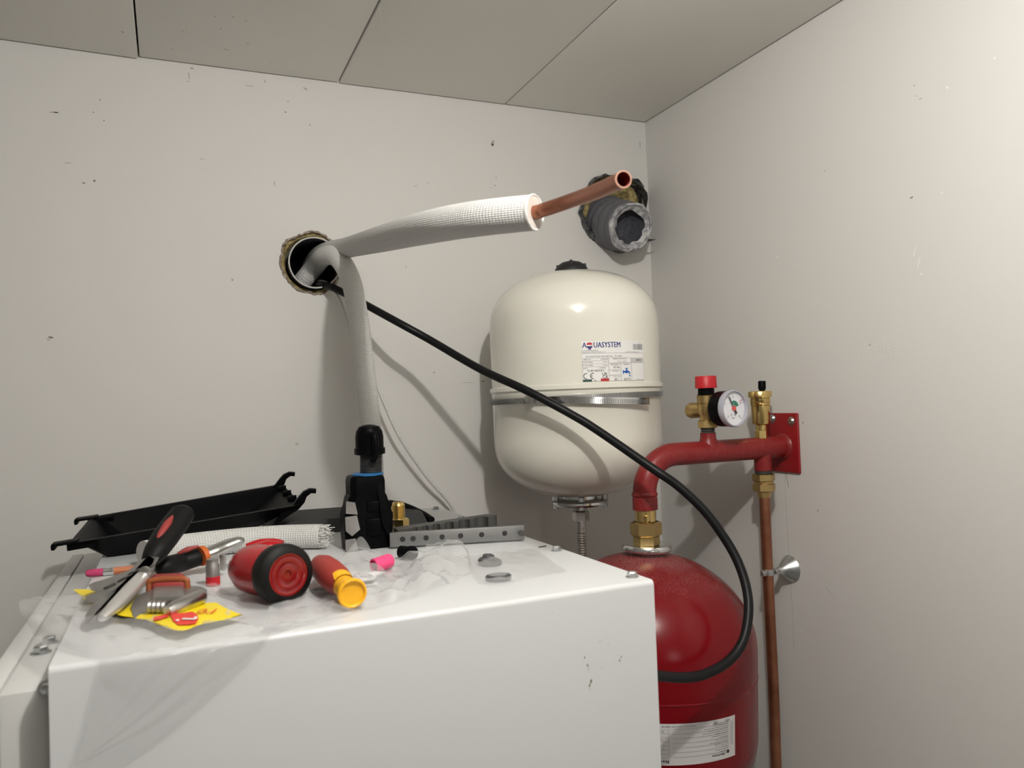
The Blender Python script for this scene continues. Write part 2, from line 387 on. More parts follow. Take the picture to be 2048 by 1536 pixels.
mb.tube(spline(hp, 5), .0003, 5, mi=3)
struct(mb.build('ceiling', [M['ceil'], M['gap'], M['scuff'], M['hair']], sharp=30))

# ------------------------------------------------------------------ sleeve in the wall
sl = thing('wall_sleeve', HC, 'black round pipe sleeve set in a ragged foam-edged hole in the back wall', 'pipe sleeve')
mb = MB(); ro, ri = .0412, .0388
ld = V((.05, 1, .02)).normalized()
lo = HC+V((.0035, -.013, -.0015))
mb.lathe([(ro, .22), (ro, .001), (ro-.0006, 0), (ri+.0004, 0), (ri, .001), (ri, .22), (0, .22)], lo, ld, 64, False)
mb.build('liner', M['tubew'], sl)
mb = MB(); mb.lathe([(ro-.0002, -.0004), (ri, -.0004)], lo, ld, 64, False); mb.build('liner_edge', M['tubee'], sl)
mb = MB()                                      # foam packed round the liner, lumpy
n = 72; rows = []
for j, (rf, yy) in enumerate(((0, .012), (.35, .001), (.75, .0035), (1, .010))):
    row = []
    for i in range(n+1):
        a = 2*PI*(i % n)/n; h = hole1[int((i % n)/n*HN) % HN]; rh = math.hypot(h[0]-HC.x, h[1]-HC.z)+.0015
        r = ro-.0005+(rh-ro+.0005)*rf; nz = noise.noise(V((math.cos(a)*6, math.sin(a)*6, j*3.7)))*.0045
        row.append(V((HC.x+.002*(1-rf)+r*math.cos(a), WY+yy+nz+.001, HC.z-.001*(1-rf)+r*math.sin(a))))
    rows.append(row)
mb.grid(rows); mb.build('foam_fill', M['yfoam'], sl)
mb = MB()                                      # torn plaster lip
rows = []
for j, (k_, yy) in enumerate(((.97, .006), (.985, -.0012), (1.02, -.0016), (1.06, .0002))):
    rows.append([V((HC.x+(h[0]-HC.x)*(k_+(.05 if j == 3 else .03)*noise.noise(V((i*.63, j*2.1, 0)))), WY+yy, HC.z+(h[1]-HC.z)*(k_+(.05 if j == 3 else .03)*noise.noise(V((i*.63, j*2.1, 0)))))) for i, h in enumerate(hole1+[hole1[0]])])
    rows[-1][-1] = rows[-1][0]
mb.grid(rows); mb.build('torn_edge', M['plaster'], sl)

# ------------------------------------------------------------------ insulated pipes out of the sleeve
def chain(pts): return [atY(x, y, Y) for x, y, Y in pts]
pa = [V((.225, 1.40, .236)), V((.232, 1.30, .2545))]+[dep(700, 494, 1.2), dep(762, 478, 1.0), dep(850, 456, .83), dep(950, 438, .755), dep(1068, 425, .718)]
A = thing('insulated_pipe', pa[1], 'white woven insulated pipe reaching out of the sleeve with a long bare copper end', 'pipe')
path = spline(pa, 10); mb = MB(); mb.tube(path, interp([.0150, .0150, .0158, .0166, .0172, .0170, .0162], len(path)), 40, caps=False); mb.build('insulation_sleeve', M['braid2'], A)
te = (path[-1]-path[-3]).normalized()
pc = [dep(1068, 425, .718), dep(1090, 419, .712), dep(1140, 402, .69), dep(1195, 382, .64), dep(1246, 359, .592)]
mb = MB(); e = path[-1]
mb.lathe([(.0163, -.002), (.0163, .0004), (.0150, .0008), (.0110, .0006), (.0062, .0002)], e, te, 40, False); mb.build('foam_end', M['foam'], A)
mb = MB(); mb.lathe([(.0164, -.001), (.0169, .0006), (.0162, .0016), (.0150, .0012), (.0148, -.001)], e, te, 48, False, wob=.018); mb.build('woven_rim', M['rimw'], A)
cp = spline([path[-12], path[-6]]+pc, 10); mb = MB(); mb.tube(cp, .00635, 28, caps=False)
mb.build('copper_tube', M['copper'], A)
ct = (cp[-1]-cp[-3]).normalized()
mb = MB(); mb.lathe([(.00635, -.001), (.00665, .0006), (.0066, .0012), (.0056, .0012), (.0054, -.03), (0, -.03)], cp[-1], ct, 32, False, mi=0)
o = mb.build('tube_mouth', [M['copperrim'], M['copperin']], A)
for f in o.data.polygons:
    c = sum((o.data.vertices[i].co for i in f.vertices), V())/len(f.vertices)+parent_origin(A)-cp[-1]
    if c.dot(ct) < -.002: f.material_index = 1

pb = [V((.204, 1.42, .205)), V((.2055, 1.335, .213)), dep(628, 535, 1.295), dep(650, 512, 1.25), dep(678, 518, 1.215), dep(703, 565, 1.195), dep(717, 640, 1.19), dep(727, 720, 1.185), dep(736, 800, 1.18), dep(743, 870, 1.18), dep(747, 950, 1.178), dep(749, 1032, 1.176)]
B = thing('insulated_pipe', pb[-1], 'white woven insulated pipe arching out of the sleeve, hanging straight down behind the flaring tool', 'pipe')
path = spline(pb, 10); path[-1].z = T+.0005; mb = MB(); mb.tube(path, .0152, 40, caps=True); mb.build('insulation_sleeve', M['braid'], B)

cabp = chain([(630, 569, 1.40), (634, 570, 1.345), (644, 570, 1.283), (662, 574, 1.252), (692, 588, 1.232), (740, 614, 1.195), (800, 647, 1.155), (860, 680, 1.135), (960, 738, 1.07), (1053, 781, 1.0), (1145, 830, .957), (1200, 864, .930), (1304, 936, .872), (1356, 972, .852), (1408, 1021, .832), (1447, 1073, .815), (1474, 1120, .80), (1492, 1172, .785), (1497, 1225, .772), (1486, 1282, .762), (1456, 1323, .757), (1408, 1349, .75), (1365, 1355, .740), (1320, 1352, .725)])
cabp += chain([(1272, 1347, .70), (1226, 1342, .66)])
mb = MB(); mb.tube(spline(cabp, 8), .0058, 16); tag(mb.build('power_cable', M['cable']), 'thick black cable sweeping from the sleeve down across both tanks to the white cabinet', 'cable')
wc = chain([(634, 562, 1.345), (650, 565, 1.280), (666, 580, 1.256), (678, 598, 1.243), (692, 632, 1.232), (712, 690, 1.23), (733, 730, 1.235), (752, 765, 1.237), (768, 806, 1.237), (800, 875, 1.24), (852, 952, 1.25), (910, 1026, 1.262)])
wc.append(wc[-1]+V((.012, .003, -.09)))
mb = MB(); mb.tube(spline(wc, 8), .0027, 10); tag(mb.build('control_cable', M['wcable']), 'thin white cable hanging from the sleeve down behind the white cabinet', 'cable')

# ------------------------------------------------------------------ torn duct in the wall
D = thing('ventilation_duct', (dcx, WY, dcz), 'torn grey flexible duct stub poking from a black lined hole beside the room corner', 'duct')
d0, d1 = V((.769, 1.34, .352)), atY(1263, 455, 1.203)
dd = (d1-d0).normalized(); DL = (d1-d0).length
prof = []
nr = 46
for i in range(nr+1):
    h = DL*i/nr; prof.append((.0470-.0058*(h/DL)**2+.0026*abs(math.sin(h/.024*PI))**.6+(0 if h < DL-.004 else -.001), h))
mb = MB(); mb.lathe(prof+[(.038, DL+.0005), (.036, DL-.03), (.034, 0), (0, 0)], d0, dd, 56, False, wob=.012); mb.build('duct_hose', M['duct'], D)
u, w, _ = frame(dd); mb = MB(); rows = []     # ripped reinforcing layer curling into the mouth
for j, (rr, hh) in enumerate(((.0432, -.010), (.0438, -.002), (.0405, .0025), (.034, .0015), (.025, -.006))):
    row = []
    for i in range(49):
        a = 2*PI*(i % 48)/48; q = noise.noise(V((math.cos(a)*2.3, math.sin(a)*2.3, 9.3+j*.3)))
        rip = 1+(q*.55 if j >= 3 else .05*q); row.append(d1+dd*(hh+q*.004)+(u*math.cos(a)+w*math.sin(a))*rr*(rip if j < 3 else max(.55, min(1.22, rip+.25))))
    rows.append(row)
mb.grid(rows); mb.build('torn_mouth', M['torn'], D)
mb = MB(); mb.lathe([(.0345, -.004), (.03, -.02), (.02, -.035), (0, -.04)], d1, dd, 32, False, wob=.08); mb.build('crumpled_lining', M['ductin'], D)
mb = MB(); rows = []                           # black foil lining the hole, crumpled lip
H2 = hole2+[hole2[0]]
for j, (k_, yy) in enumerate(((1.0, .03), (.985, .0), (.985, -.012), (1.03, -.013), (1.04, -.004), (1.03, .002))):
    row = []
    for i, h in enumerate(H2):
        q = noise.noise(V((h[0]*55, h[1]*55, j*1.3))); kk = k_+.05*q
        row.append(V((min(dcx+(h[0]-dcx)*kk, WX-.002), WY+yy*(1+.9*q if yy < 0 else 1), dcz+(h[1]-dcz)*kk)))
    row[-1] = row[0]; rows.append(row)
mb.grid(rows); mb.build('foil_lining', M['foil'], D)
mb = MB(); rows = []
for j, (k_, yy) in enumerate(((.97, .012), (.85, .004), (.72, .006), (.60, .02))):
    rows.append([V((dcx+(h[0]-dcx)*k_, WY+yy+.006*noise.noise(V((h[0]*90, h[1]*90, j))), dcz+(h[1]-dcz)*k_)) for h in H2])
mb.grid(rows); mb.build('foam_packing', M['yfoam'], D)
mb = MB(); mb.tube([atY(1268, 494, 1.235), atY(1283, 487, 1.225), atY(1296, 481, 1.22), atY(1311, 479, 1.215)], [.001, .0045, .0050, .001], 6, flat=.5); mb.build('loose_strip', M['foil'], D)

# ------------------------------------------------------------------ cylinders helpers
def surf(o, ax, r, phi0, off=.0004):
    """wrap (x along the arc, y up) on a cylinder with axis ax; phi=0 faces the viewer side phi0"""
    ax = V(ax).normalized(); a0 = V((-math.sin(phi0), -math.cos(phi0), 0)); a0 = (a0-ax*a0.dot(ax)).normalized(); a1 = ax.cross(a0)
    def fn(x, y, extra=0):
        p = x/r; return V(o)+ax*y+(a0*math.cos(p)+a1*math.sin(p))*(r+off+extra)
    return fn

# ------------------------------------------------------------------ white vessel
VA = V((.592, 1.109, 0)); VR = .1335; zt, zs0, zs1, zb = .206, .115, -.055, -.150
E_ = thing('expansion_vessel', (VA.x, VA.y, zb), 'cream white expansion vessel strapped to the back wall', 'vessel')
def dome(r, h, n, p=2.35):
    out = []
    for i in range(n+1):
        a = PI/2*i/n; out.append((r*max(0, math.cos(a))**(2/p), h*math.sin(a)**(2/p)))
    return out
prof = [(r, zs0+h) for r, h in dome(VR, zt-zs0, 22)][::-1]+[(VR, .027), (VR+.0002, .025), (VR+.0032, .0235), (VR+.0036, .018), (VR+.0010, .0155), (VR, .015)]
mb = MB(); mb.lathe(prof+[(VR, .0145)], VA, (0, 0, 1), 96, False); mb.build('upper_shell', M['cream'], E_, sharp=50)
prof = [(VR+.0008, .0165), (VR+.0008, .011), (VR-.0004, .0095), (VR-.0004, zs1)]+[(r-.0004, zs1-h) for r, h in dome(VR, zs1-zb, 22)][1:]
prof[-1] = (0, zb)
mb = MB(); mb.lathe(prof, VA, (0, 0, 1), 96, False); mb.build('lower_shell', M['cream'], E_, sharp=50)
mb = MB(); o = VA+V((0, 0, zt-.008))
mb.lathe([(.0275, 0), (.0275, .007), (.0262, .012), (.022, .018), (.015, .0228), (.007, .0248), (0, .025)], o, (0, 0, 1), 40, False)
for a in (-2.05, -.55, .9, 2.5):
    p = o+V((math.cos(a)*.0185, math.sin(a)*.0185, .0135)); mb.box(p, (.011, .0022, .014), Matrix.Rotation(a, 3, 'Z'), .0008)
mb.cyl(o+V((0, 0, .02)), o+V((0, 0, .0275)), .0022); mb.build('top_cap', M['blackm'], E_)
fo = VA+V((0, 0, -.152)); mb = MB()
mb.lathe([(.029, .004), (.029, -.001), (.043, -.003), (.0455, -.005), (.0455, -.0085), (.043, -.0115), (.028, -.0135), (.015, -.0135)], fo, (0, 0, 1), 56, False)
mb.build('flange', M['chrome'], E_)
for i in range(5):
    a = .5+2*PI*i/5; p = fo+V((math.cos(a)*.0405, math.sin(a)*.0405, -.0025)); mb = MB()
    mb.lathe([(.0045, .007), (.0052, .0065), (.0052, 0)], p, (0, 0, 1), 6, True); mb.lathe([(.004, -.008), (.004, -.013)], p, (0, 0, 1), 6); mb.build('flange_bolt', M['zinc'], E_)
mb = MB(); mb.lathe([(.0125, -.013), (.0125, -.0165), (.0105, -.0165), (.0112, -.018), (.0105, -.0195), (.0112, -.021), (.0105, -.0225), (.0105, -.026)], fo, (0, 0, 1), 28); mb.build('threaded_nipple', M['steel'], E_)
# printed plate on the vessel
vphi = math.atan2(VA.x, VA.y)
lab = surf(VA, (0, 0, 1), VR, vphi, .0005); LXO = VR*math.radians(26.3); LZ = .0555; LW, LH = .102, .0575
def lf(x, y, e=0): return lab(LXO+x, LZ+y, e)
mb = MB(); rows = [[lf(-LW/2+LW*i/24, y) for i in range(25)] for y in (-LH/2, LH/2)]; mb.grid(rows); lo_ = mb.build('label', M['sticker'], E_)
lo_['label'] = 'white printed data plate'
li = lambda x, y: lf(x, y, .0003)
def lp(cx, cy): return ((cx-800)/1070*LW, (600-cy)/730*LH)      # measured over the plate, 265..1335 by 235..965
mb = MB()
x, y = lp(306, 308); put_text(mb, li, 'A', x, y, .0112, .022, xs=.84)
x, y = lp(662, 308); put_text(mb, li, 'UASYSTEM', x, y, .0112, .022, xs=.785)
x, y = lp(384, 330); put_disc(mb, li, x, y+.0002, .0043, .0030, a0=PI, a1=2*PI); put_rect(mb, li, x-.0043, y, x+.0043, y+.0006)
put_rect(mb, li, x-.0022, y-.0043, x+.0022, y-.0030); mb.build('logo_lettering', M['blue'], lo_)
mb = MB(); x, y = lp(384, 292); put_disc(mb, li, x, y, .0043, .0028, a0=0, a1=PI); put_rect(mb, li, x-.0043, y-.0006, x+.0043, y); mb.build('logo_emblem', M['inkr'], lo_)
mb = MB(); rnd = random.Random(3); x = 1115                     # bar code
while x < 1330:
    w_ = rnd.choice((5, 7, 10, 14)); a = lp(x, 395); b = lp(min(x+w_, 1332), 290); put_rect(mb, li, a[0], a[1], b[0], b[1]); x += w_+rnd.choice((5, 7, 9))
for (cx, cy, s, sz, al, bo) in [(265, 405, 'VIA MANUTENZIONE SRL', .0024, 'LEFT', 0), (265, 435, 'BIANZONE E. IMPIANTI TANKS 78 - IT', .0024, 'LEFT', 0), (960, 437, 'www.aquasystem.it  info@aquasystem.it', .0019, 'LEFT', 0),
        (320, 515, 'MULTIFUNCTION TANK VERTICAL    PC 110kW', .0030, 'LEFT', .004), (1265, 265, 'IMPORTED BY', .0012, 'CENTER', 0),
        (285, 565, "SERIAL N\u00b0", .0028, 'LEFT', .004), (660, 565, '210M00080', .0028, 'RIGHT', 0), (270, 615, 'PS MAX PRESS.', .0027, 'LEFT', .004), (655, 615, '10,0 bar', .0027, 'RIGHT', 0),
        (270, 672, 'PT TEST PRESS.', .0027, 'LEFT', .004), (655, 672, '15,0 bar', .0027, 'RIGHT', 0), (275, 725, 'DATE', .0027, 'LEFT', .004), (620, 722, '20/07/2023', .0025, 'RIGHT', 0),
        (860, 562, 'TEMPERATURE RANGE TS', .0024, 'CENTER', .004), (895, 612, '-10\u00b0C / +100\u00b0C', .0029, 'CENTER', 0), (770, 668, 'PRE-CHARGE', .0027, 'CENTER', .004), (970, 668, 'MEMBRANE', .0023, 'CENTER', .004),
        (780, 787, 'MAX PRESSURE', .0017, 'CENTER', 0), (790, 888, 'NOMINAL VOLUME', .0017, 'CENTER', 0), (1240, 948, 'MADE IN ITALY TANKS', .0017, 'CENTER', 0)]:
    x, y = lp(cx, cy); put_text(mb, li, s, x, y, sz, bo, al, xs=.86)
for (a, b, c_, d_) in [(265, 540, 665, 960), (670, 540, 1058, 638), (670, 640, 868, 765), (670, 765, 868, 858), (670, 858, 868, 962), (872, 640, 1066, 962), (1066, 632, 1338, 962)]:
    p, q = lp(a, d_), lp(c_, b); put_frame(mb, li, p[0], p[1], q[0], q[1], .00022)
p, q = lp(265, 457), lp(1332, 453); put_rect(mb, li, p[0], p[1], q[0], q[1], n=10)
for cy in (590, 645, 698): p, q = lp(265, cy+2), lp(665, cy-1); put_rect(mb, li, p[0], p[1], q[0], q[1], n=4)
mb.build('small_print', M['inkg'], lo_)
mb = MB(); p, q = lp(1058, 632), lp(1332, 542); put_rect(mb, lambda x, y: lf(x, y, .0002), p[0], p[1], q[0], q[1], n=6); mb.build('grey_panel', M['grey'], lo_)
mb = MB()
for cx, cy, s, sz, bo, xs in [(465, 770, 'FLUID GROUP 2', .0040, .012, .86), (1215, 587, 'AR18', .0045, .018, .95), (795, 715, '3,5 bar', .0042, .008, .9), (785, 938, '18 L', .0046, .008, .9), (985, 938, 'BUTYL', .0046, 0, .9), (450, 945, 'IN', .003, .008, 1)]:
    x, y = lp(cx, cy); put_text(mb, li, s, x, y, sz, bo, xs=xs)
mb.build('bold_lettering', M['ink'], lo_); mb = MB()
for cx, cy, s_ in ((600, 835, 'UK'), (605, 890, 'CA')): x, y = lp(cx, cy); put_text(mb, li, s_, x, y, .0062, .010)
mb.build('approval_mark', M['ink'], lo_); mb = MB()
for cx in (320, 420):                                            # conformity mark: two round letters
    x, y = lp(cx, 862); R1, R2 = .0043, .0033
    for i in range(14):
        a, b = PI*.42+PI*1.16*i/14, PI*.42+PI*1.16*(i+1)/14
        mb.poly([li(x+R1*math.cos(a), y+R1*math.sin(a)), li(x+R1*math.cos(b), y+R1*math.sin(b)), li(x+R2*math.cos(b), y+R2*math.sin(b)), li(x+R2*math.cos(a), y+R2*math.sin(a))])
    if cx == 420: put_rect(mb, li, x-R1, y-.0005, x-.0006, y+.0005)
mb.build('conformity_mark', M['ink'], lo_)
mb = MB(); cx, cy = 970, 800                                     # tap pictogram
def tr(a, b, c_, d_): p, q = lp(a, d_), lp(c_, b); put_rect(mb, li, p[0], p[1], q[0], q[1])
tr(945, 732, 1000, 745); tr(965, 740, 980, 770); tr(902, 768, 915, 840); tr(912, 785, 1000, 815)
mb.poly([li(*lp(*q)) for q in ((945, 785), (1000, 785), (980, 762), (962, 762))]); mb.poly([li(*lp(*q)) for q in ((940, 812), (1000, 812), (985, 828), (955, 828))])
mb.poly([li(*lp(*q)) for q in ((1000, 785), (1000, 815), (1015, 822), (1018, 845), (1036, 845), (1034, 812), (1018, 792))]); x, y = lp(1028, 872); put_disc(mb, li, x, y, .0011, .0013)
mb.build('tap_pictogram', M['lblue'], lo_)
mb = MB(); tr(265, 922, 400, 965); mb.build('green_stripe', M['inkdg'], lo_)
mb = MB(); tr(535, 915, 665, 965); mb.build('red_stripe', M['inkr'], lo_)

# strap round the vessel
K = thing('strap_clamp', VA+V((0, 0, .008)), 'ribbed steel strap clamp tightened round the waist of the cream vessel', 'strap clamp')
sf = surf(VA, (0, 0, 1), VR+.001, vphi, 0)
def strip(mb, pts, w, th=.0012, ribs=False):
    """pts: (arc, z, extra)"""
    rows = [[], [], [], []]
    for a, z, e in pts:
        rows[0].append(sf(a, z-w/2, e)); rows[1].append(sf(a, z-w/2, e+th)); rows[2].append(sf(a, z+w/2, e+th)); rows[3].append(sf(a, z+w/2, e))
    mb.grid(rows+[rows[0]])
mb = MB(); strip(mb, [((VR+.001)*2*PI*i/120, .0045+.0022*math.sin(2*PI*i/120), .0) for i in range(121)], .0085); mb.build('band', M['steel'], K)
mb = MB(); rr = VR+.001
for i in range(150):
    a = rr*math.radians(-85+170*i/150); zc = .0045+.0022*math.sin(a/rr)
    mb.prism([sf(a-.0005, zc-.004, .0012), sf(a+.0003, zc-.004, .0012), sf(a+.0008, zc+.004, .0012), sf(a, zc+.004, .0012)], (sf(a, zc, .002)-sf(a, zc, .0012)))
mb.build('worm_slots', M['bar'], K)
a0, a1 = -rr*math.radians(26), rr*math.radians(47)
tp = [(a0+(a1-a0)*i/40, .0035-.0075*(i/40)**1.2, .003+.006*(i/40)) for i in range(41)]
mb = MB(); strip(mb, tp, .0095)
for i in range(66):
    t = i/66; a = a0+(a1-a0)*t; zc = .0035-.0075*t**1.2; e = .003+.006*t+.0012
    mb.prism([sf(a-.0004, zc-.0038, e), sf(a+.0004, zc-.0038, e), sf(a+.0007, zc+.0022, e), sf(a, zc+.0022, e)], (sf(a, zc, e+.0008)-sf(a, zc, e)))
mb.build('strap_tail', M['chrome'], K)
hp_ = sf(a0-.004, .0055, .006); tan = (sf(a0, .0105, .006)-sf(a0-.008, .0105, .006)).normalized(); nn = tan.cross(V((0, 0, 1))); rot = Matrix((tan, nn, V((0, 0, 1)))).transposed()
mb = MB(); mb.box(hp_, (.012, .009, .013), rot, .0012); mb.cyl(hp_-tan*.009, hp_-tan*.004, .0042, n=6); mb.box(hp_+V((0, 0, .008)), (.009, .006, .003), rot, .0006); mb.build('worm_housing', M['steel'], K)

# braided hose below the vessel
Bh = thing('braided_hose', fo+V((0, 0, -.2)), 'steel braided water hose hanging from the bottom of the cream vessel', 'hose')
mb = MB(); mb.lathe([(.0125, -.022), (.0135, -.0232), (.0135, -.0365), (.0115, -.038), (.006, -.038)], fo, (0, 0, 1), 6, False); mb.build('hose_nut', M['steel'], Bh)
mb = MB(); mb.lathe([(.0075, -.036), (.0075, -.048), (.0082, -.0485), (.0082, -.0555), (.0072, -.056)], fo, (0, 0, 1), 28); mb.build('ferrule', M['steel'], Bh)
hp_ = [fo+V(q) for q in ((0, 0, -.05), (0, 0, -.075), (-.001, -.001, -.10), (-.006, -.004, -.14), (-.016, -.01, -.20), (-.02, -.01, -.42))]
mb = MB(); mb.tube(spline(hp_, 8), .0068, 20); mb.build('braid', M['sbraid'], Bh)

# ------------------------------------------------------------------ red tank on the right
TA = V((.6035, .94, -.2135)); TD = V((-.036, .015, -1)).normalized(); TU = -TD; TR = .1465
Rk = thing('expansion_vessel', TA+TD*.345, 'dusty red expansion tank hanging behind the right side of the white cabinet', 'vessel')
side0, side1, hh_ = .125, .318, .43
prof = [(0, 0)]+[(TR*math.sin(PI/2*i/24), -.125*(1-math.cos(PI/2*i/24))) for i in range(1, 25)]
prof += [(TR, -.150), (TR, -.1545), (TR, -.1555), (TR+.0006, -.1560), (TR+.0006, -.1572), (TR, -.1577), (TR, -.1587), (TR, -.163), (TR, -.235)]+[(TR*math.cos(PI/2*i/20), -.235-.11*math.sin(PI/2*i/20)) for i in range(1, 20)]+[(0, -.345)]
mb = MB(); mb.lathe(prof, TA, TU, 96, False); mb.build('shell', M['red'], Rk, sharp=55)
mb = MB(); mb.lathe([(.024, -.003), (.026, .004), (.0335, .007), (.0345, .0095), (.0345, .0125), (.0325, .0155), (.028, .0165), (.020, .0145), (.012, .0150)], TA+TD*.004, TU, 56, False); mb.build('top_flange', M['chrome'], Rk)
tphi = math.atan2(TA.x, TA.y); tfn = surf(TA, TU, TR, tphi, .0006)
# sticker: corners taken on the tank surface
OX1, OZ0, OZ1 = .149, -.3205, -.2265; RX0, RX1, RZ0, RZ1 = -.075, TR*math.radians(46), -.2265, -.1772
mb = MB(); mb.grid([[tfn(RX0+(RX1-RX0)*i/30, z) for i in range(31)] for z in (RZ0, RZ1)]); rl = mb.build('label', M['sticker2'], Rk); rl['label'] = 'upside down white printed label'
ti = lambda x, y: tfn(RX1-(OX1-x)*.89, RZ1+(y-OZ1)*.514, .0003)
mb = MB(); W_ = OX1-(-.129)
sx0, sx1 = OX1-.014, OX1-.100                                   # print runs upside down, right to left
def up_text(s, x, z, size, bold=0, al='LEFT', xs=1): put_text(mb, ti, s, x, z, size, bold, al, rot=PI, xs=xs)
for i in range(7):
    z = OZ1-.0125-.0108*i; put_rect(mb, ti, sx1, z-.0002, sx0, z+.0002, n=14)
rnd = random.Random(5); words = ['Nominal content of the vessel', 'Max. working pressure bar', 'Betriebsdruck / pression maximale de service', 'Temperature max. system / membrane', 'Precharge gas pressure factory setting nitrogen', 'Test pressure / Pr\u00fcfdruck', 'Serial number / Herstellnummer', 'Manufacturing date', 'Operating medium water', 'EN 13831 Closed expansion vessels', 'Vessel article number type', 'Inhalt / contenu / inhoud', 'Temp. min', 'Zul. Betriebs-temperatur', 'PED 2014/68/EU', 'Fluid group 2']
for i, s in enumerate(words): up_text(s, sx0, OZ1-.0095-.0048*i, .0030, .003, xs=.75)
up_text('Serial number  2020-01-0001  Q 4 / 16', OX1-.068, OZ1-.0065, .0036, .004, xs=.8)
up_text('flamco', OX1-.021, OZ0+.0105, .0085, .012, xs=.95)
x, z = OX1-.0145, OZ0+.0135; put_disc(mb, ti, x, z, .0025, .0042); 
up_text('UK', OX1-.033, OZ1-.0085, .0052, .01); up_text('CA', OX1-.033, OZ1-.0042, .0052, .01)
up_text('CE', OX1-.0115, OZ1-.0065, .0062, .01)
up_text('Baseflex', OX1-.104, OZ0+.007, .0095, .022)
up_text('DN 13', OX1-.1035, OZ1-.006, .004, .004)
for i in range(7):
    z = OZ1-.0135-.0095*i; put_frame(mb, ti, (-.129)+.004, z-.008, OX1-.1045, z, .0003)
for i, s in enumerate(('25 l', '', '1,5 bar', '6', '3', '', '')):
    if s: up_text(s, OX1-.111, OZ1-.0175-.0095*i, .0042, .006)
put_rect(mb, ti, OX1-.0088, OZ0+.03, OX1-.0084, OZ1-.012)
put_text(mb, ti, 'Flamco BV, Postbus 115, 3750 GC Bunschoten', OX1-.006, (OZ0+OZ1)/2+.005, .0030, 0, rot=PI/2, xs=.9)
mb.build('print', M['ink'], rl)

# red manifold from the wall bracket to the tank
MY, MZ, MR = .94, -.0805, .0163
def mp(px, py): return atY(px, py, MY)
Mf = thing('pipe_manifold', (WX, MY, MZ-.04), 'red painted bent pipe manifold screwed to the right wall above the red tank', 'manifold')
R_ = .052; mpth = [V((WX-.002, MY, MZ)), V((.80, MY, MZ)), V((.74, MY, MZ)), V((TA.x+R_+.01, MY, MZ))]+[V((TA.x+R_-R_*math.sin(PI/2*i/12), MY, MZ-R_+R_*math.cos(PI/2*i/12))) for i in range(13)]+[V((TA.x, MY, MZ-R_-.003))]
mb = MB(); mb.tube(mpth, MR, 36); mb.build('bent_pipe', M['redpipe'], Mf, sharp=60)
mb = MB(); zc = MZ-R_
mb.lathe([(MR, .003), (MR+.0015, .001), (MR+.0018, -.0015), (MR+.0002, -.004), (MR+.001, -.006), (MR+.001, -.0215), (MR-.002, -.0225)], V((TA.x, MY, zc)), (0, 0, 1), 40, False); mb.build('weld_collar', M['redpipe'], Mf)
mb = MB(); mb.box((WX-.0022, (.908+.974)/2, -.0745), (.0042, .068, .090), None, .0018, 3); mb.build('wall_plate', M['redplate'], Mf)
mb = MB(); mb.lathe([(MR+.0045, 0), (MR+.003, .002), (MR, .004)], (WX-.0044, MY, MZ), (-1, 0, 0), 36, False); mb.build('weld_bead', M['redpipe'], Mf)
XV = mp(1416, 870).x; XA = mp(1524, 885).x
mb = MB(); mb.lathe([(.0155, .006), (.0125, MR), (.0112, MR+.004), (.0112, .0275), (.009, .0275)], (XV, MY, MZ), (0, 0, 1), 32, False); mb.build('valve_boss', M['redpipe'], Mf)
mb = MB(); mb.lathe([(.0135, -.008), (.0128, -MR-.001), (.0128, -.0335), (.010, -.0335)], (XA, MY, MZ), (0, 0, 1), 32, False); mb.build('outlet_boss', M['redpipe'], Mf)
for px, py in ((1583, 842), (1545, 837)):
    p = atX(px, py, WX-.0044); mb = MB(); mb.lathe([(.0058, 0), (.0058, .0012), (.004, .0034), (0, .0040)], p, (-1, 0, 0), 24, False)
    mb.lathe([(.0068, -.0003), (.0068, .0006), (.005, .0008)], p, (-1, 0, 0), 24, False)
    for a in (.4, .4+PI/2): mb.box(p+V((-.0036, 0, 0)), (.0006, .0046, .001), Matrix.Rotation(a, 3, 'X'))
    mb.build('plate_screw', M['steel'], Mf)

# brass union between manifold and tank
Un = thing('union_fitting', (TA.x, MY, TA.z+.012), 'brass hexagon union joining the red manifold to the red tank', 'fitting')
uz0 = zc-.0215
mb = MB(); mb.lathe([(.0145, 0), (.0145, -.0215)], (TA.x, MY, uz0), (0, 0, 1), 36); mb.box((TA.x-.005, MY-.0122, uz0-.012), (.011, .006, .011), Matrix.Rotation(.4, 3, 'Z'), .0006); mb.build('adapter', M['brass'], Un)
mb = MB(); mb.lathe([(.0185, -.0165), (.0218, -.0185), (.0218, -.0345), (.019, -.0365), (.010, -.0365)], (TA.x, MY, uz0), (0, 0, 1), 6, False); mb.build('union_nut', M['brassd'], Un)
mb = MB(); mb.lathe([(.0165, -.036), (.0182, -.0375), (.0182, -.0485), (.0165, -.0495), (.011, -.0497)], (TA.x, MY, uz0), (.0, .0, 1), 6, False); mb.build('lock_nut', M['brassd'], Un)
# safety valve + gauge
zv = MZ+.0275
Sv = thing('safety_valve', (XV, MY, zv), 'brass safety valve with a red knob standing on the red manifold', 'valve')
mb = MB(); mb.lathe([(.0098, 0)]+[((.0104 if i % 2 else .0092), .001+.0014*i) for i in range(7)], (XV, MY, zv-.002), (0, 0, 1), 28); mb.build('thread', M['bar2'], Sv)
mb = MB(); mb.lathe([(.011, .007), (.0138, .0078), (.0138, .0175), (.012, .0185)], (XV, MY, zv), (0, 0, 1), 6)
mb.lathe([(.0105, .018), (.0108, .026), (.0138, .030), (.0138, .0425), (.0128, .0428), (.0138, .0432), (.0138, .054), (.012, .0555)], (XV, MY, zv), (0, 0, 1), 36)
mb.lathe([(.010, 0), (.0112, .016), (.0118, .026), (.0098, .031), (.004, .0325), (0, .0328)], (XV, MY, zv+.033), (-.35, .93, 0), 32, False)
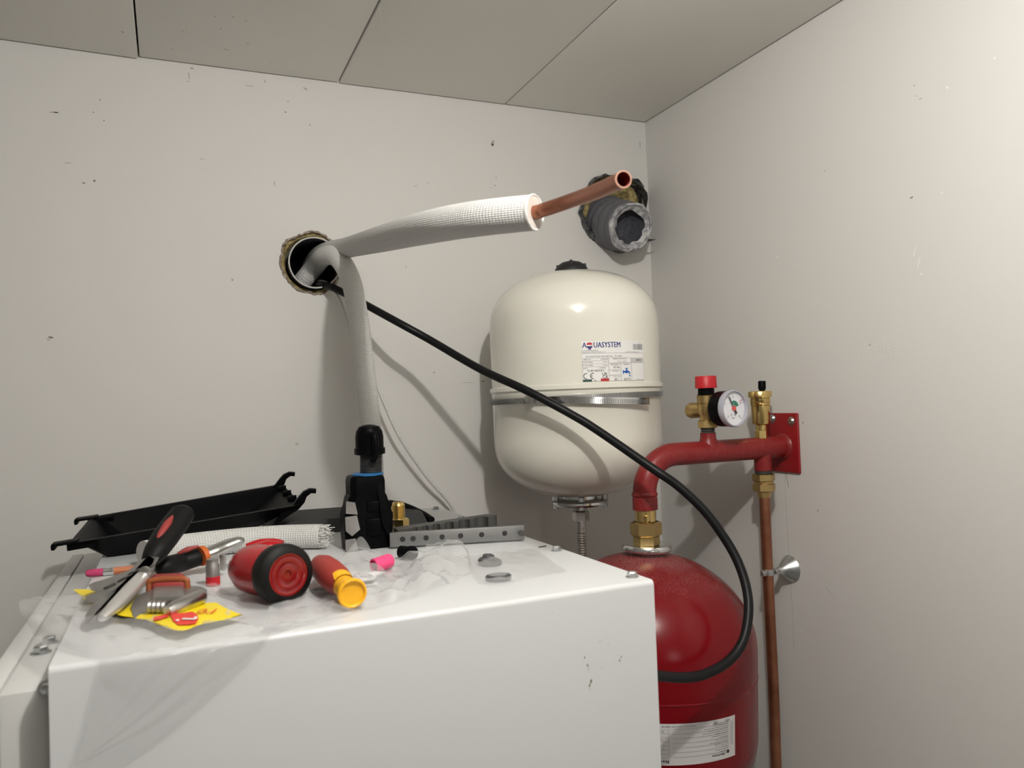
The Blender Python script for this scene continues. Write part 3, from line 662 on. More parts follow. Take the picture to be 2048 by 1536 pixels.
mb.cyl((XV, MY, zv+.036), (XV+.004, MY-.022, zv+.034), .0085)
mb.build('body', M['brassd'], Sv)
mb = MB(); mb.lathe([(.0132, .0555), (.0118, .057), (.0115, .066), (.010, .067)], (XV, MY, zv), (0, 0, 1), 32); mb.build('collar', M['black'], Sv)
mb = MB(); n = 48; rows = []
for h, k_ in ((.0645, .0), (.065, .0150), (.0815, .0146), (.0825, .0138), (.083, 0)):
    rows.append([V((XV+k_*(1+(.035 if i % 2 else 0))*math.cos(2*PI*i/n), MY+k_*(1+(.035 if i % 2 else 0))*math.sin(2*PI*i/n), zv+h)) for i in range(n+1)])
mb.grid(rows); mb.build('red_knob', M['knob'], Sv, sharp=60)
gc = V((XV+.0062, MY-.030, zv+.0345)); gn = V((.17, -.985, .02)).normalized()
G = thing('pressure_gauge', gc-gn*.01, 'round black pressure gauge with a white dial on the safety valve', 'gauge')
mb = MB(); mb.lathe([(.012, -.010), (.0235, -.008), (.0252, -.005), (.0255, .016), (.0245, .017)], gc, gn, 56); mb.build('case', M['black'], G)
fx, fy = V((0, 0, 1)).cross(gn).normalized(), None; fx = gn.cross(V((0, 0, 1))).normalized()*-1; fy = gn.cross(fx).normalized()
if fy.z < 0: fy = -fy
if fx.x < 0: fx = -fx
def gf(x, y, h=0.0176): return gc+gn*h+(fx*x+fy*y)*1.06
mb = MB(); put_disc(mb, lambda x, y: gf(x, y, .0173), 0, 0, .0236, .0236, n=48); mb.build('dial', M['dial'], G, smooth=False)
mb = MB(); mb.lathe([(.0254, .012), (.0262, .0135), (.0262, .0200), (.0254, .0216), (.0240, .0216), (.0234, .0172)], gc, gn, 64, False); mb.build('bezel', M['lensring'], G)
mb = MB(); gi = lambda x, y: gf(x, y, .0178)
for i in range(41):
    a = math.radians(225-270*i/40); r1 = .0205; r0_ = .0180 if i % 10 == 0 else (.019 if i % 5 == 0 else .0196); c, s_ = math.cos(a), math.sin(a); ww = .0004 if i % 10 == 0 else .0002
    mb.poly([gi(r0_*c-ww*s_, r0_*s_+ww*c), gi(r1*c-ww*s_, r1*s_+ww*c), gi(r1*c+ww*s_, r1*s_-ww*c), gi(r0_*c+ww*s_, r0_*s_-ww*c)])
for i, s in enumerate('01234'):
    a = math.radians(225-67.5*i); put_text(mb, gi, s, .0152*math.cos(a), .0152*math.sin(a), .0048, .01)
put_text(mb, gi, 'bar', -.001, -.0125, .0042, .01)
for x in (-.0045, .0025):
    for i in range(12):
        a, b = 2*PI*i/12, 2*PI*(i+1)/12; mb.poly([gi(x+.0016*math.cos(a), -.0085+.0016*math.sin(a)), gi(x+.0016*math.cos(b), -.0085+.0016*math.sin(b)), gi(x+.0011*math.cos(b), -.0085+.0011*math.sin(b)), gi(x+.0011*math.cos(a), -.0085+.0011*math.sin(a))])
mb.build('scale', M['inkg'], G, smooth=False)
mb = MB(); mb.poly([gi(*q) for q in ((-.0035, .0085), (.0005, .0105), (.005, .0098), (.0085, .0075), (.0105, .0045), (.0085, .0025), (.0055, .0022), (.0015, .004))]); mb.build('green_zone', M['green'], G, smooth=False)
mb = MB(); a = math.radians(52); mb.poly([gi(.0125, .0083), gi(.0185, .0112), gi(.0182, .0119), gi(.0122, .0090)]); mb.build('red_mark', M['rprint'], G, smooth=False)
mb = MB(); nd = V((-.0085, .0165)).normalized() if False else None
def needle(h, d, L0, L1, w0, w1):
    n_ = (-d[1], d[0]); q = lambda l, w: gf(d[0]*l+n_[0]*w, d[1]*l+n_[1]*w, h); mb.prism([q(L0, -w0), q(L1, -w1), q(L1, w1), q(L0, w0)], gn*.0004)
d2 = (-.40, .916); needle(.0183, d2, .0, .0175, .0006, .0003); d_ = (-.515, .857); needle(.0188, d_, -.007, .019, .0010, .0003); needle(.0188, d_, -.0085, -.004, .0018, .0014); mb.build('needle', M['ink'], G, smooth=False)
mb = MB(); d2 = (-.40, .916); mb.cyl(gf(0, 0, .0176), gf(0, 0, .0202), .0031); needle(.0186, (.78, -.62), 0, .006, .0016, .0004); mb.build('red_pointer_hub', M['rprint'], G)
mb = MB(); mb.lathe([(.0242, .0212), (.015, .0222), (0, .0226)], gc, gn, 48, False); mb.build('lens', M['glass'], G)
# automatic air vent
Av = thing('air_vent', (XA, MY, MZ+MR), 'tall brass automatic air vent with a black cap beside the wall plate', 'air vent')
za = MZ+MR-.0025
mb = MB(); mb.lathe([(.0088, 0), (.0098, .001), (.0098, .0125), (.0088, .0135)], (XA, MY, za), (0, 0, 1), 6)
mb.lathe([(.0082, .013), (.0082, .0205), (.0105, .0218), (.0125, .0225), (.0132, .024), (.0136, .050), (.0146, .051), (.0146, .0535), (.0140, .0540), (.0146, .0548), (.0146, .060), (.0140, .0606), (.0142, .0612), (.0142, .062)], (XA, MY, za), (0, 0, 1), 44); mb.build('body', M['brass'], Av)
mb = MB(); mb.lathe([(.0140, .062), (.0172, .0625), (.0172, .0705), (.0165, .0715), (.004, .0722)], (XA, MY, za), (0, 0, 1), 44); mb.build('cover', M['brass'], Av)
mb = MB(); mb.lathe([(.0045, .071), (.0045, .074), (.0057, .075), (.0057, .0855), (.0050, .087), (0, .0872)], (XA+.0015, MY, za), (0.04, 0, 1), 12); mb.build('black_cap', M['black'], Av)
# compression fitting and copper pipe
Cf = thing('compression_fitting', (XA, MY, MZ-.08), 'brass compression fitting screwed in under the red manifold', 'fitting')
mb = MB(); mb.lathe([((.0128 if i % 2 else .0118), -.0335-.0011*i) for i in range(6)], (XA, MY, MZ), (0, 0, 1), 30); mb.build('thread', M['bar2'], Cf)
mb = MB(); mb.lathe([(.0135, -.038), (.0165, -.0392), (.0165, -.0485), (.0145, -.0497)], (XA, MY, MZ), (0, 0, 1), 6); mb.lathe([(.0135, -.0495), (.0135, -.0535)], (XA, MY, MZ), (0, 0, 1), 30); mb.build('hex_body', M['brassd'], Cf)
mb = MB(); mb.lathe([(.0145, -.0525), (.0165, -.0537), (.0165, -.0635), (.0145, -.0648), (.0105, -.0655), (.0098, -.0735), (.0076, -.074)], (XA, MY, MZ), (0, 0, 1), 6); mb.build('hex_nut', M['brassd'], Cf)
mb = MB(); pz = MZ-.073; pp = [V((XA, MY, pz)), V((XA, MY, pz-.12)), V((XA+.001, MY, pz-.3)), V((XA-.001, MY, pz-.5)), V((XA-.002, MY, FZ+.02))]
mb.tube(spline(pp, 6), .0079, 24); tag(mb.build('copper_pipe', M['copperd']), 'vertical copper pipe running down the right wall from the brass fitting', 'pipe')
cl = thing('pipe_bracket', (WX, MY, -.266), 'zinc pipe bracket with a cone rosette holding the copper pipe to the wall', 'bracket')
zc2 = atY(1538, 1143, MY).z; mb = MB(); mb.lathe([(.0198, 0), (.0202, .001), (.0195, .0018), (.0165, .006), (.0115, .013), (.0062, .0185), (.0052, .024), (.0045, .026)], (WX-.0005, MY-.0015, zc2), (-1, 0, .0), 40); mb.build('rosette', M['zinc'], cl)
mb = MB(); mb.lathe([(.0081, -.0045), (.0096, -.0045), (.0100, 0), (.0096, .0045), (.0081, .0045), (.0081, -.0045)], (XA, MY, zc2), (0, 0, 1), 36, False); mb.build('clip_ring', M['zinc'], cl)
for sgn in (-1, 1):
    mb = MB(); p = V((XA, MY, zc2))+V((.25, -.75, 0) if sgn > 0 else (-.25, .75, 0)).normalized()*.012; p = V((XA, MY, zc2))+V((sgn*.0125, -.004, 0))
    mb.box(p, (.007, .006, .0085), None, .001); mb.lathe([(.0036, 0), (.0036, .002), (.001, .003)], p+V((0, -.003, 0)), (0, -1, 0), 16); mb.build('clip_screw', M['steel'], cl)

# ------------------------------------------------------------------ white cabinet
X0, X1, Y0, Y1 = -.078, .3965, .6085, 1.23
Cb = thing('white_cabinet', ((X0+X1)/2, (Y0+Y1)/2, FZ), 'white sheet metal cabinet in the foreground with tools scattered on its top', 'cabinet')
CH = T-FZ
mb = MB(); mb.box(((X0+X1)/2, (Y0+Y1)/2+.004, FZ+CH/2-.002), (X1-X0-.002, Y1-Y0-.008, CH-.004), None, .002); mb.build('body', M['white'], Cb)
mb = MB()                                      # bent cover: top and front in one sheet
t = bmesh.new(); prof = []
r = .0045
for i in range(7): a = PI/2*i/6; prof.append((Y0+r-r*math.sin(a), T-r+r*math.cos(a)))
outl = [(Y1, T-.003), (Y1, T)]+prof+[(Y0, FZ+.08), (Y0+.003, FZ+.08)]
inn = [(Y0+.003, T-.003)]
pts = [V((X0, y, z)) for y, z in outl+inn]
mb.prism(pts, V((X1-X0, 0, 0)))
for x, y, L, W, r_ in [(1169, 1315, 1.6, 3, 0), (1174, 1331, 1.8, 3.5, -.5), (1182, 1362, 2.6, 5, -.4), (1179, 1370, 2, 4, -.4), (1242, 1314, 1.2, 4, -.4), (1239, 1321, 1.8, 3, -.1), (1104, 1222, .9, 6, .05)]:
    smudge(mb, atY(x, y, Y0), ux, uz, L*.00045, W*.00045, r_, 1 if x != 1104 else 2, V((0, -.0003, 0)))
for x, y, L, W, r_ in [(1177, 1335, 2, 8, 0), (1179, 1378, 1.4, 5, 0), (1200, 1283, 7, 1.2, .2), (1216, 1290, 3, 1.5, .3), (1204, 1336, 1.5, 2.5, 0), (1215, 1275, 3, 1, .3)]:
    smudge(mb, atY(x, y, Y0), ux, uz, L*.00045, W*.00045, r_, 2, V((0, -.0002, 0)))
for x, y in ((1105, 1159), (870, 1190), (960, 1167), (1020, 1185)): smudge(mb, atZ(x, y, T), ux, V((0, 1, 0)), .0006, .0005, 0, 1, V((0, 0, .0003)))
mb.build('cover', [M['white'], M['stain'], M['stain2']], Cb, sharp=25)
mb = MB(); sx = -.126
mb.box(((sx-.112)/2, (.632+Y1)/2, (FZ+.1+T-.02)/2), (-.112-sx, Y1-.632, T-.02-FZ-.1), None, .0014, 2)
mb.box(((-.1107+X0)/2-.0002, (.632+Y1)/2, (FZ+.1+T-.02)/2), (X0+.1107-.0006, Y1-.632, T-.02-FZ-.1), None, .0015, 2)
so = mb.build('side_casing', M['wedge'], Cb); so['label'] = 'lower white side casing'
def bolt(p, ax=(0, 0, 1), s=1.0):
    m_ = MB(); m_.lathe([(.0058*s, -.0004), (.0058*s, .0008), (.0046*s, .0010), (.0046*s, .0042*s), (.0038*s, .0050*s), (.0018*s, .0046*s)], p, ax, 6); m_.lathe([(.0062*s, -.0004), (.0062*s, .0009), (.004, .001)], p, ax, 20); m_.build('bolt', M['zinc'], Cb)
for px, py in ((1273, 1153), (1117, 1101), (923, 1039)): p = atZ(px, py, T); p.x = min(p.x, X1-.010); bolt(p)
bolt(atZ(860, 1015, T)+V((0, -.03, 0)))
bolt(atZ(82, 1306, T-.02)+V((0, 0, 0)), s=1.25); bolt(atZ(98, 1286, T-.02), s=1.1); bolt(V((atY(94, 1375, .632).x, .632, atY(90, 1375, .632).z)), (0, -1, 0), .9)
mb = MB(); mb.box(atZ(1085, 1093, T+.0004), (.010, .0025, .0008), Matrix.Rotation(.25, 3, 'Z')); mb.build('slot', M['gap'], Cb)

# ------------------------------------------------------------------ things on the cabinet
def top(px, py, h=0): return atZ(px, py, T+h)
# charcoal case half under the tray
Cs = thing('tool_case', top(740, 1045), 'charcoal plastic tool case lying flat behind the flaring tool', 'case')
c0 = [V((.118, 1.08, T)), V((.325, 1.055, T)), V((.335, 1.185, T)), V((.118, 1.212, T))]
mb = MB(); h0 = .018
lo2 = [c+V((0, 0, .0005)) for c in c0]; cen = sum(c0, V())/4
hi = [cen+(c-cen)*.93+V((0, 0, h0)) for c in c0]
mb.hull(lo2+hi); mb.build('lower_shell', M['case'], Cs, sharp=20)
mb = MB(); mb.tube(spline([V((.268, 1.165, T+.018)), V((.285, 1.155, T+.0235)), V((.309, 1.125, T+.020)), V((.324, 1.085, T+.012)), V((.330, 1.058, T+.0055))], 8), .0052, 14); mb.build('handle', M['black'], Cs)

# black tray, right end propped on the case
rim = dict(FL=dep(137, 1087, .885), FR=dep(606, 1008, 1.03), BR=dep(563, 968, 1.17), BL=dep(182, 1034, 1.02))
Ty = thing('plastic_tray', (rim['FL']+rim['BR'])/2, 'black plastic cover tray with hooked corners lying upside open at the back of the cabinet', 'tray')
a_, b_, c_, e_ = rim['FL'], rim['FR'], rim['BR'], rim['BL']
def tq(u, v, dn=0, ins=0):
    p = (a_*(1-u)+b_*u)*(1-v)+(e_*(1-u)+c_*u)*v; return p-tnrm*dn
tnrm = ((b_-a_).cross(e_-a_)).normalized()
if tnrm.z < 0: tnrm = -tnrm
def loop(u0, v0, u1, v1, dn, rc=.06, n=5):
    L = []
    for cu, cv, sa in ((u0+rc, v0+rc*2, PI), (u1-rc, v0+rc*2, 1.5*PI), (u1-rc, v1-rc*2, 0), (u0+rc, v1-rc*2, .5*PI)):
        for i in range(n+1):
            a = sa+PI/2*i/n; uu = cu+rc*math.cos(a); L.append(tq(uu, cv+2*rc*math.sin(a), dn*(1-.32*max(0, uu-.35)/.5 if dn > .03 else 1)))
    return L
mb = MB()
Ls = [loop(.155, .24, .80, .84, .0415, .05), loop(.03, .02, .985, .98, .004, .03), loop(0, -.01, 1, 1.01, 0, .02), loop(.018, .03, .982, .97, 0, .02), loop(.05, .06, .965, .94, .008, .03), loop(.165, .26, .79, .82, .0385, .05)]
vs = [[mb.v(p) for p in L] for L in Ls]; n = len(vs[0])
for q, w_ in zip(vs, vs[1:]):
    for i in range(n): mb.f([q[i], q[(i+1) % n], w_[(i+1) % n], w_[i]])
mb.f(vs[0]); mb.f(vs[-1])
zmin = min(v.co.z for v in mb.bm.verts)
mb.build('shell', M['black'], Ty, sharp=30)
ex = (b_-a_).normalized(); ey = (e_-a_).normalized()
def hook(p, side, big):
    m_ = MB(); s_ = 1 if side > 0 else -1
    if side > 0:
        pr = [(a_*1.2, b_*1.25) for a_, b_ in [(-.040, -.026), (-.020, -.013), (-.004, -.006), (.003, .0), (.006, .006), (.011, .0088), (.0165, .0078), (.0172, .0120), (.010, .0135), (.003, .0115), (-.003, .0065), (-.008, .001), (-.022, -.006)]]
        m_.prism([p+ex*x+tnrm*z-ey*.004 for x, z in pr], ey*.009)
    else:
        m_.box(p-ex*.004+tnrm*.0005, (.026, .014, .0035), Matrix((ex, ey, tnrm)).transposed(), .001); m_.box(p-ex*.0155-tnrm*.002, (.004, .014, .006), Matrix((ex, ey, tnrm)).transposed(), .001)
        m_.box(p+ex*.012-tnrm*.005, (.03, .004, .009), Matrix((ex, ey, tnrm)).transposed(), .001)
    m_.build('hook', M['black'], Ty, sharp=30)
hook(tq(1, .06), 1, 1); hook(tq(1, .98), 1, 1); hook(tq(0, .04), -1, 1); hook(tq(0, .96), -1, 1)
mb = MB()
for v_ in (.25, .5, .75): mb.box(tq(.975, v_, -.001), (.012, .004, .008), Matrix((ex, ey, tnrm)).transposed(), .0006)
mb.grid([[tq(.04+.92*i/20, .12, .012+.0*i) for i in range(21)], [tq(.04+.92*i/20, .15, .012) for i in range(21)]])
mb.build('ribs', M['black'], Ty)

# braided offcut
op = [top(283, 1108, .013), top(340, 1098, .014), top(420, 1093, .0145), top(500, 1094, .0145), top(580, 1100, .0145), top(648, 1112, .014)]
op = [V((p.x, .97-.02*i/5, T+.0145)) for i, p in enumerate([dep(283, 1093, .95), dep(340, 1086, .96), dep(420, 1082, .96), dep(500, 1082, .97), dep(580, 1088, .975), dep(650, 1097, .97)])]
op = [V((ray(x, 1090).x/ray(x, 1090).y*y, y, T+.0146)) for x, y in ((287, .955), (350, .975), (430, .985), (510, .985), (580, .975), (645, .955))]
path = spline(op, 10)
Of = thing('insulation_offcut', op[2]-V((0, 0, .0146)), 'short offcut of white woven pipe insulation lying in front of the black tray', 'insulation offcut')
mb = MB(); mb.tube(path, .0141, 36, caps=True); mb.build('woven_sleeve', M['braid'], Of)
dirn = (path[-1]-path[-3]).normalized(); mb = MB()
u, w, _ = frame(dirn)
for i in range(90):
    a = 2*PI*i/90+random.uniform(-.05, .05); q = path[-1]+(u*math.cos(a)+w*math.sin(a))*random.uniform(.007, .014); L = random.uniform(.003, .012)
    mb.tube([q-dirn*.002, q+dirn*L*.5+V((0, 0, random.uniform(-.002, .001))), q+dirn*L+(u*math.cos(a)+w*math.sin(a))*random.uniform(-.005, .003)], .00045, 4)
mb.build('frayed_end', M['rimw'], Of)

# flaring tool
FT = V((.2105, .933, T)); FTb = FT; FTr = FT+V((.0030, -.0012, 0)); FTc = FT+V((.0062, -.0025, 0)); Fl = thing('flaring_tool', FT, 'black cast flaring tool with a threaded spindle standing upright on the cabinet', 'flaring tool')
mb = MB()
def oct_(h, a, b, c=.3): return [FT+V((x, y, h)) for x, y in ((-a, -b*(1-c)), (-a*(1-c), -b), (a*(1-c), -b), (a, -b*(1-c)), (a, b*(1-c)), (a*(1-c), b), (-a*(1-c), b), (-a, b*(1-c)))]
secs = [(.0005, .027, .018), (.022, .0285, .019), (.040, .0285, .019), (.052, .0245, .018), (.060, .0228, .0175), (.064, .0205, .0185), (.079, .0205, .019), (.0835, .0195, .018), (.0855, .017, .016)]
vs = [[mb.v(p) for p in oct_(h, a, b)] for h, a, b in secs]
for q, w_ in zip(vs, vs[1:]):
    for i in range(8): mb.f([q[i], q[(i+1) % 8], w_[(i+1) % 8], w_[i]])
mb.f(vs[0][::-1]); mb.f(vs[-1])
rz = lambda a: Matrix.Rotation(a, 3, 'Z')
mb.box(FT+V((.004, -.019, .050)), (.014, .006, .012), rz(-.2), .0015); mb.box(FT+V((.004, -.0195, .026)), (.017, .006, .020), rz(-.2), .002)
mb.hull([FT+V(q) for q in ((.010, -.018, .078), (.016, -.0195, .078), (.017, -.022, .05), (.022, -.024, .03), (.0265, -.022, .012), (.0205, -.026, .012), (.013, -.0245, .03), (.011, -.0235, .05), (.014, -.016, .05), (.022, -.016, .012))])
mb.box(FT+V((.0245, -.004, .050)), (.010, .014, .007), None, .0015); mb.box(FT+V((.026, -.004, .036)), (.008, .016, .010), None, .002)
mb.build('yoke', M['black'], Fl, sharp=25)
mb = MB(); mb.hull([FT+V(q) for q in ((-.0265, -.017, .058), (-.017, -.0205, .056), (-.0145, -.0215, .042), (-.0275, -.0185, .044))]+[FT+V((-.018, -.012, .05))])
mb.hull([FT+V(q) for q in ((-.0285, -.0185, .040), (-.0155, -.0215, .041), (-.0125, -.0225, .025), (-.022, -.0225, .018), (-.0285, -.0195, .024))]+[FT+V((-.02, -.012, .03))])
mb.hull([FT+V(q) for q in ((-.029, -.0185, .014), (-.018, -.0215, .015), (-.015, -.0215, .001), (-.029, -.0185, .001))]+[FT+V((-.02, -.012, .006))])
mb.build('worn_jaw_plates', M['dsteel'], Fl, sharp=20)
mb = MB(); mb.lathe([(.0172, .0845), (.0188, .0855), (.0188, .0868), (.0165, .088)], FTr, (0, 0, 1), 36); mb.build('blue_ring', M['bluering'], Fl)
mb = MB(); mb.lathe([((.0132 if i % 2 else .0124), .086+.0011*i) for i in range(25)], FTr+V((.0012, -.0004, 0)), (.03, -.012, 1), 32); mb.build('spindle', M['blackm'], Fl)
mb = MB(); mb.lathe([(.0145, .109), (.0182, .110), (.0182, .117), (.0166, .1175), (.0166, .130), (.0155, .137), (.012, .1425), (.006, .1445), (0, .145)], FTc, (0, 0, 1), 40)
mb.build('cap', M['black'], Fl)
mb = MB(); mb.box(FTc+V((-.0015, -.0150, .122)), (.014, .006, .030), rz(-.35), .002, 3); mb.tube(spline([FTc+V(q) for q in ((-.001, -.017, .133), (.0012, -.0215, .131), (.0016, -.0235, .118), (.0005, -.022, .107), (-.001, -.018, .104))], 6), .0040, 12); mb.build('crank_lever', M['black'], Fl)

# brass flare nut bolt
bp_ = top(792, 1058); bp_ = V((.2665, .985, T)); Bf = thing('flare_fitting', bp_, 'small brass flare fitting standing beside the flaring tool', 'fitting')
bz = .021
mb = MB(); mb.lathe([(.0095, 0.0005), (.0108, .0015), (.0108, .0215), (.0098, .0225)], bp_, (0, 0, 1), 6); mb.build('hex_base', M['brass'], Bf)
mb = MB(); mb.lathe([(.0092, .022)]+[((.0090 if i % 2 else .0081), .0235+.00095*i) for i in range(18)]+[(.0081, .0415), (.0062, .0440), (.0045, .0440), (.0045, .03)], bp_+V((-.003, 0, 0)), (0, 0, 1), 28); mb.build('threaded_end', M['brass'], Bf)

# flaring bar
bl, br = V((.231, .905, T)), V((.383, .862, T)); bd = (br-bl).normalized(); bn = V((bd.y, -bd.x, 0)); BH = .0165
Fb = thing('flaring_bar', (bl+br)/2, 'grey steel flaring bar with a row of small holes, right of the flaring tool', 'flaring bar')
L = (br-bl).length
mb = MB(); mb.box((bl+br)/2+V((0, 0, BH/2+.0022)), (L, .007, BH), Matrix((bd, -bn, V((0, 0, 1)))).transposed(), .0007); mb.build('front_bar', M['bar'], Fb)
yf = .0036
for px in (805, 826, 852, 884, 921, 963, 1009):
    r_ = ray(px, 1075); q = (bl.x*r_.y-bl.y*r_.x)/(bd.y*r_.x-bd.x*r_.y); p = bl+bd*q+bn*.0036+V((0, 0, BH/2+.0025))
    mb = MB(); mb.lathe([(.0031, .0001), (.0030, .0003), (0, .00032)], p, bn, 20, False); mb.build('hole_shade_disc', M['holeshade'], Fb)  # dark disc laid on the uncut bar, its colour stands for the hole's shade
p = br-bd*.004+V((0, 0, BH/2+.002)); mb = MB(); mb.cyl(p-bn*.02, p+bn*.0085, .0034, n=18); mb.lathe([(.0048, -.0245), (.0048, -.0185)], p, bn, 6); mb.build('hinge_bolt', M['bar2'], Fb)
mb = MB(); rl0 = V((.243, .914, T)); rd = V((.150, -.006, 0)).normalized(); rn = V((rd.y, -rd.x, 0)); outl = [(0, -.022), (0, 0)]
xs_ = .012
for r_ in (.0030, .0036, .0044, .0056, .0072, .0090):
    xs_ += .0060
    for i in range(13): a = PI-PI*i/12; outl.append((xs_+r_+r_*math.cos(a), -r_*math.sin(a)))
    xs_ += 2*r_
outl += [(xs_+.008, 0), (xs_+.013, -.004), (xs_+.014, -.011), (xs_+.011, -.018), (xs_+.004, -.022)]
mb.prism([rl0+rd*x*1.0+rn*y*1.05+V((0, 0, .0005+.050*x)) for x, y in outl], V((0, 0, .0190))); mb.build('rear_bar', M['bar2'], Fb, sharp=30)

# pliers
tip = top(183, 1240, .006); piv = dep(268, 1158, .72); neck = dep(303, 1112, .765); hend = dep(372, 1022, .815)
Pl = thing('pliers', tip-V((0, 0, .006)), 'steel jawed pliers with a long black and red grip pointing up to the right', 'pliers')
jd = (neck-tip).normalized()
cv = (-fw+V((0, 0, .25))).normalized(); sd = jd.cross(cv).normalized(); cv = sd.cross(jd).normalized()
if sd.x < 0: sd = -sd
def pq(px, py, d): return dep(px, py, d)
def plate(mb, pix, d0, d1, th, mi=0):
    """solid plate through pixel-measured outline; depth eases from d0 (low) to d1 (high)"""
    ys = [p[1] for p in pix]; a, b = max(ys), min(ys); pts = [dep(x, y, d0+(d1-d0)*(a-y)/(a-b)) for x, y in pix]
    mb.prism(pts, fw*th, mi)
mb = MB(); plate(mb, [(176, 1170), (200, 1163), (255, 1143), (285, 1118), (300, 1113), (306, 1122), (296, 1150), (262, 1168), (240, 1182), (205, 1196), (186, 1206), (172, 1201), (171, 1194), (196, 1184), (182, 1181)], .664, .742, .010); mb.build('upper_jaw', M['dsteel'], Pl, sharp=25)
mb = MB(); plate(mb, [(172, 1247), (170, 1232), (182, 1212), (205, 1190), (240, 1176), (262, 1160), (283, 1146), (305, 1128), (309, 1118), (300, 1112), (290, 1118), (292, 1150), (276, 1176), (242, 1212), (214, 1234), (198, 1240), (183, 1250)], .603, .738, .010); mb.build('lower_jaw', M['dsteel'], Pl, sharp=25)
mb = MB(); q = [dep(203, 1237, .611), dep(230, 1212, .632), (dep(262, 1178, .664)), dep(289, 1148, .694)]
mb.tube(spline(q, 6), [.0036, .0062, .0068, .0056], 18, flat=.8); mb.build('polished_jaw_back', M['bright'], Pl)
mb = MB()
for (x, y, L_, W_, a_) in [(243, 1160, 11, 2.6, .5), (262, 1147, 8, 2.4, .5), (212, 1176, 6, 3.2, .35)]:
    c = dep(x, y, .700-(y-1150)*.0009-.012); a = a_; pts = []
    for i in range(12):
        t = 2*PI*i/12; px_, py_ = L_*math.cos(t), W_*math.sin(t); pts.append(c+(rt*(px_*math.cos(a)+py_*math.sin(a))+up*(px_*math.sin(a)-py_*math.cos(a)))*(.7/F))
    mb.prism(pts, fw*.012)
mb.build('jaw_slots', M['bar2'], Pl)
mb = MB(); mb.lathe([(.006, 0), (.006, .002), (.004, .003), (0, .0034)], dep(291, 1146, .690), -fw, 20); mb.build('rivet', M['steel'], Pl)
gp = [dep(299, 1122, .742), dep(312, 1103, .752), dep(330, 1076, .77), dep(350, 1048, .79), dep(365, 1027, .803), dep(371, 1018, .808)]
path = spline(gp, 8); mb = MB(); mb.tube(path, interp([.0080, .0118, .0134, .0136, .0126, .0070], len(path)), 20, flat=.85); mb.build('grip', M['grip'], Pl)
mb = MB(); q = [dep(313, 1086, .751), dep(322, 1069, .760), dep(335, 1048, .772), dep(347, 1031, .786)]; mb.tube(spline(q, 6), [.001, .0036, .0040, .001], 10); mb.build('grip_inlay', M['redgrip'], Pl)

# adjustable wrench lying across
W1 = thing('adjustable_wrench', top(350, 1150), 'wrench with a black grip and orange collar lying behind the pliers', 'wrench')
q = [dep(312, 1142, .772), dep(330, 1134, .778), dep(360, 1125, .80), dep(390, 1116, .81), dep(402, 1112, .815)]
path = spline(q, 6); mb = MB(); mb.tube(path, interp([.007, .0115, .0115, .0108, .0100], len(path)), 20, flat=.85); mb.build('grip', M['grip'], W1)
mb = MB(); q2 = [dep(400, 1113, .808), dep(409, 1110, .812)]; mb.tube(q2, .0112, 20, flat=.9); mb.build('orange_collar', M['orange'], W1)
mb = MB(); q = [dep(355, 1107, .792), dep(375, 1099, .797), dep(398, 1092, .802)]; mb.tube(spline(q, 5), [.001, .0028, .001], 8); mb.build('grip_inlay', M['redgrip'], W1)
mb = MB(); q = [dep(407, 1111, .812), dep(430, 1103, .82), dep(455, 1092, .825), dep(478, 1083, .83), dep(486, 1085, .832)]; path = spline(q, 6); mb.tube(path, interp([.0092, .0098, .0092, .0072, .004], len(path)), 16, flat=.75); mb.build('steel_head', M['steel'], W1)
mb = MB(); mb.tube([dep(445, 1108, .80), dep(446, 1122, .80), dep(446, 1140, .80)], [.003, .0032, .0024], 12); mb.build('set_screw', M['steel'], W1)

# second wrench, head toward the camera
W2 = thing('adjustable_wrench', top(330, 1215), 'worn steel adjustable wrench lying on the yellow bag header with its jaw toward the front', 'wrench')
bx = (top(336, 1225)+V((0, .06, .020)))
ax_ = V((.05, -.95, -.10)).normalized(); u_, w_, _ = frame(ax_); rot = Matrix((V((1, .05, 0)).normalized(), ax_, V((1, .05, 0)).normalized().cross(ax_))).transposed()
g0 = dep(336, 1158, .735); g1 = dep(337, 1188, .665)
rw = Matrix((V((.93, -.36, 0)), (g1-g0).normalized(), V((.93, -.36, 0)).cross((g1-g0).normalized()))).transposed()
gm = (g0+g1)/2
mb = MB(); mb.box(g0*.6+g1*.4, (.0315, .045, .0155), rw, .005, 3); mb.build('grip', M['redgrip'], W2)
mb = MB()
for a, s_ in ((0, 1),):
    c = g0*.35+g1*.65; ex2 = V((.93, -.36, 0)); ez2 = V((0, 0, 1))
    mb.tube(spline([c-ex2*.0165-ez2*.014, c-ex2*.0165+ez2*.002, c-ex2*.013+ez2*.0075, c+ex2*.013+ez2*.0075, c+ex2*.0165+ez2*.002, c+ex2*.0165-ez2*.014], 6), .0026, 10)
mb.build('orange_collar', M['orangew'], W2)
mb = MB(); mb.box(g1-ez2*.001, (.026, .05, .008), rw, .002); mb.build('steel_neck', M['dsteel'], W2)
mb = MB(); plate(mb, [(262, 1212), (272, 1194), (300, 1182), (345, 1176), (392, 1180), (403, 1186), (404, 1206), (392, 1216), (350, 1228), (332, 1228), (330, 1216), (345, 1206), (330, 1204), (300, 1210), (288, 1222), (282, 1238), (270, 1242), (265, 1228)], .612, .688, .012); mb.build('jaw_head', M['dsteel'], W2, sharp=25)
mb = MB(); mb.tube([dep(334, 1224, .615), dep(350, 1217, .622), dep(385, 1202, .642), dep(402, 1193, .652)], [.0045, .0062, .0068, .0058], 18); mb.build('moving_jaw', M['steel'], W2)
mb = MB(); pz_ = dep(316, 1214, .628)
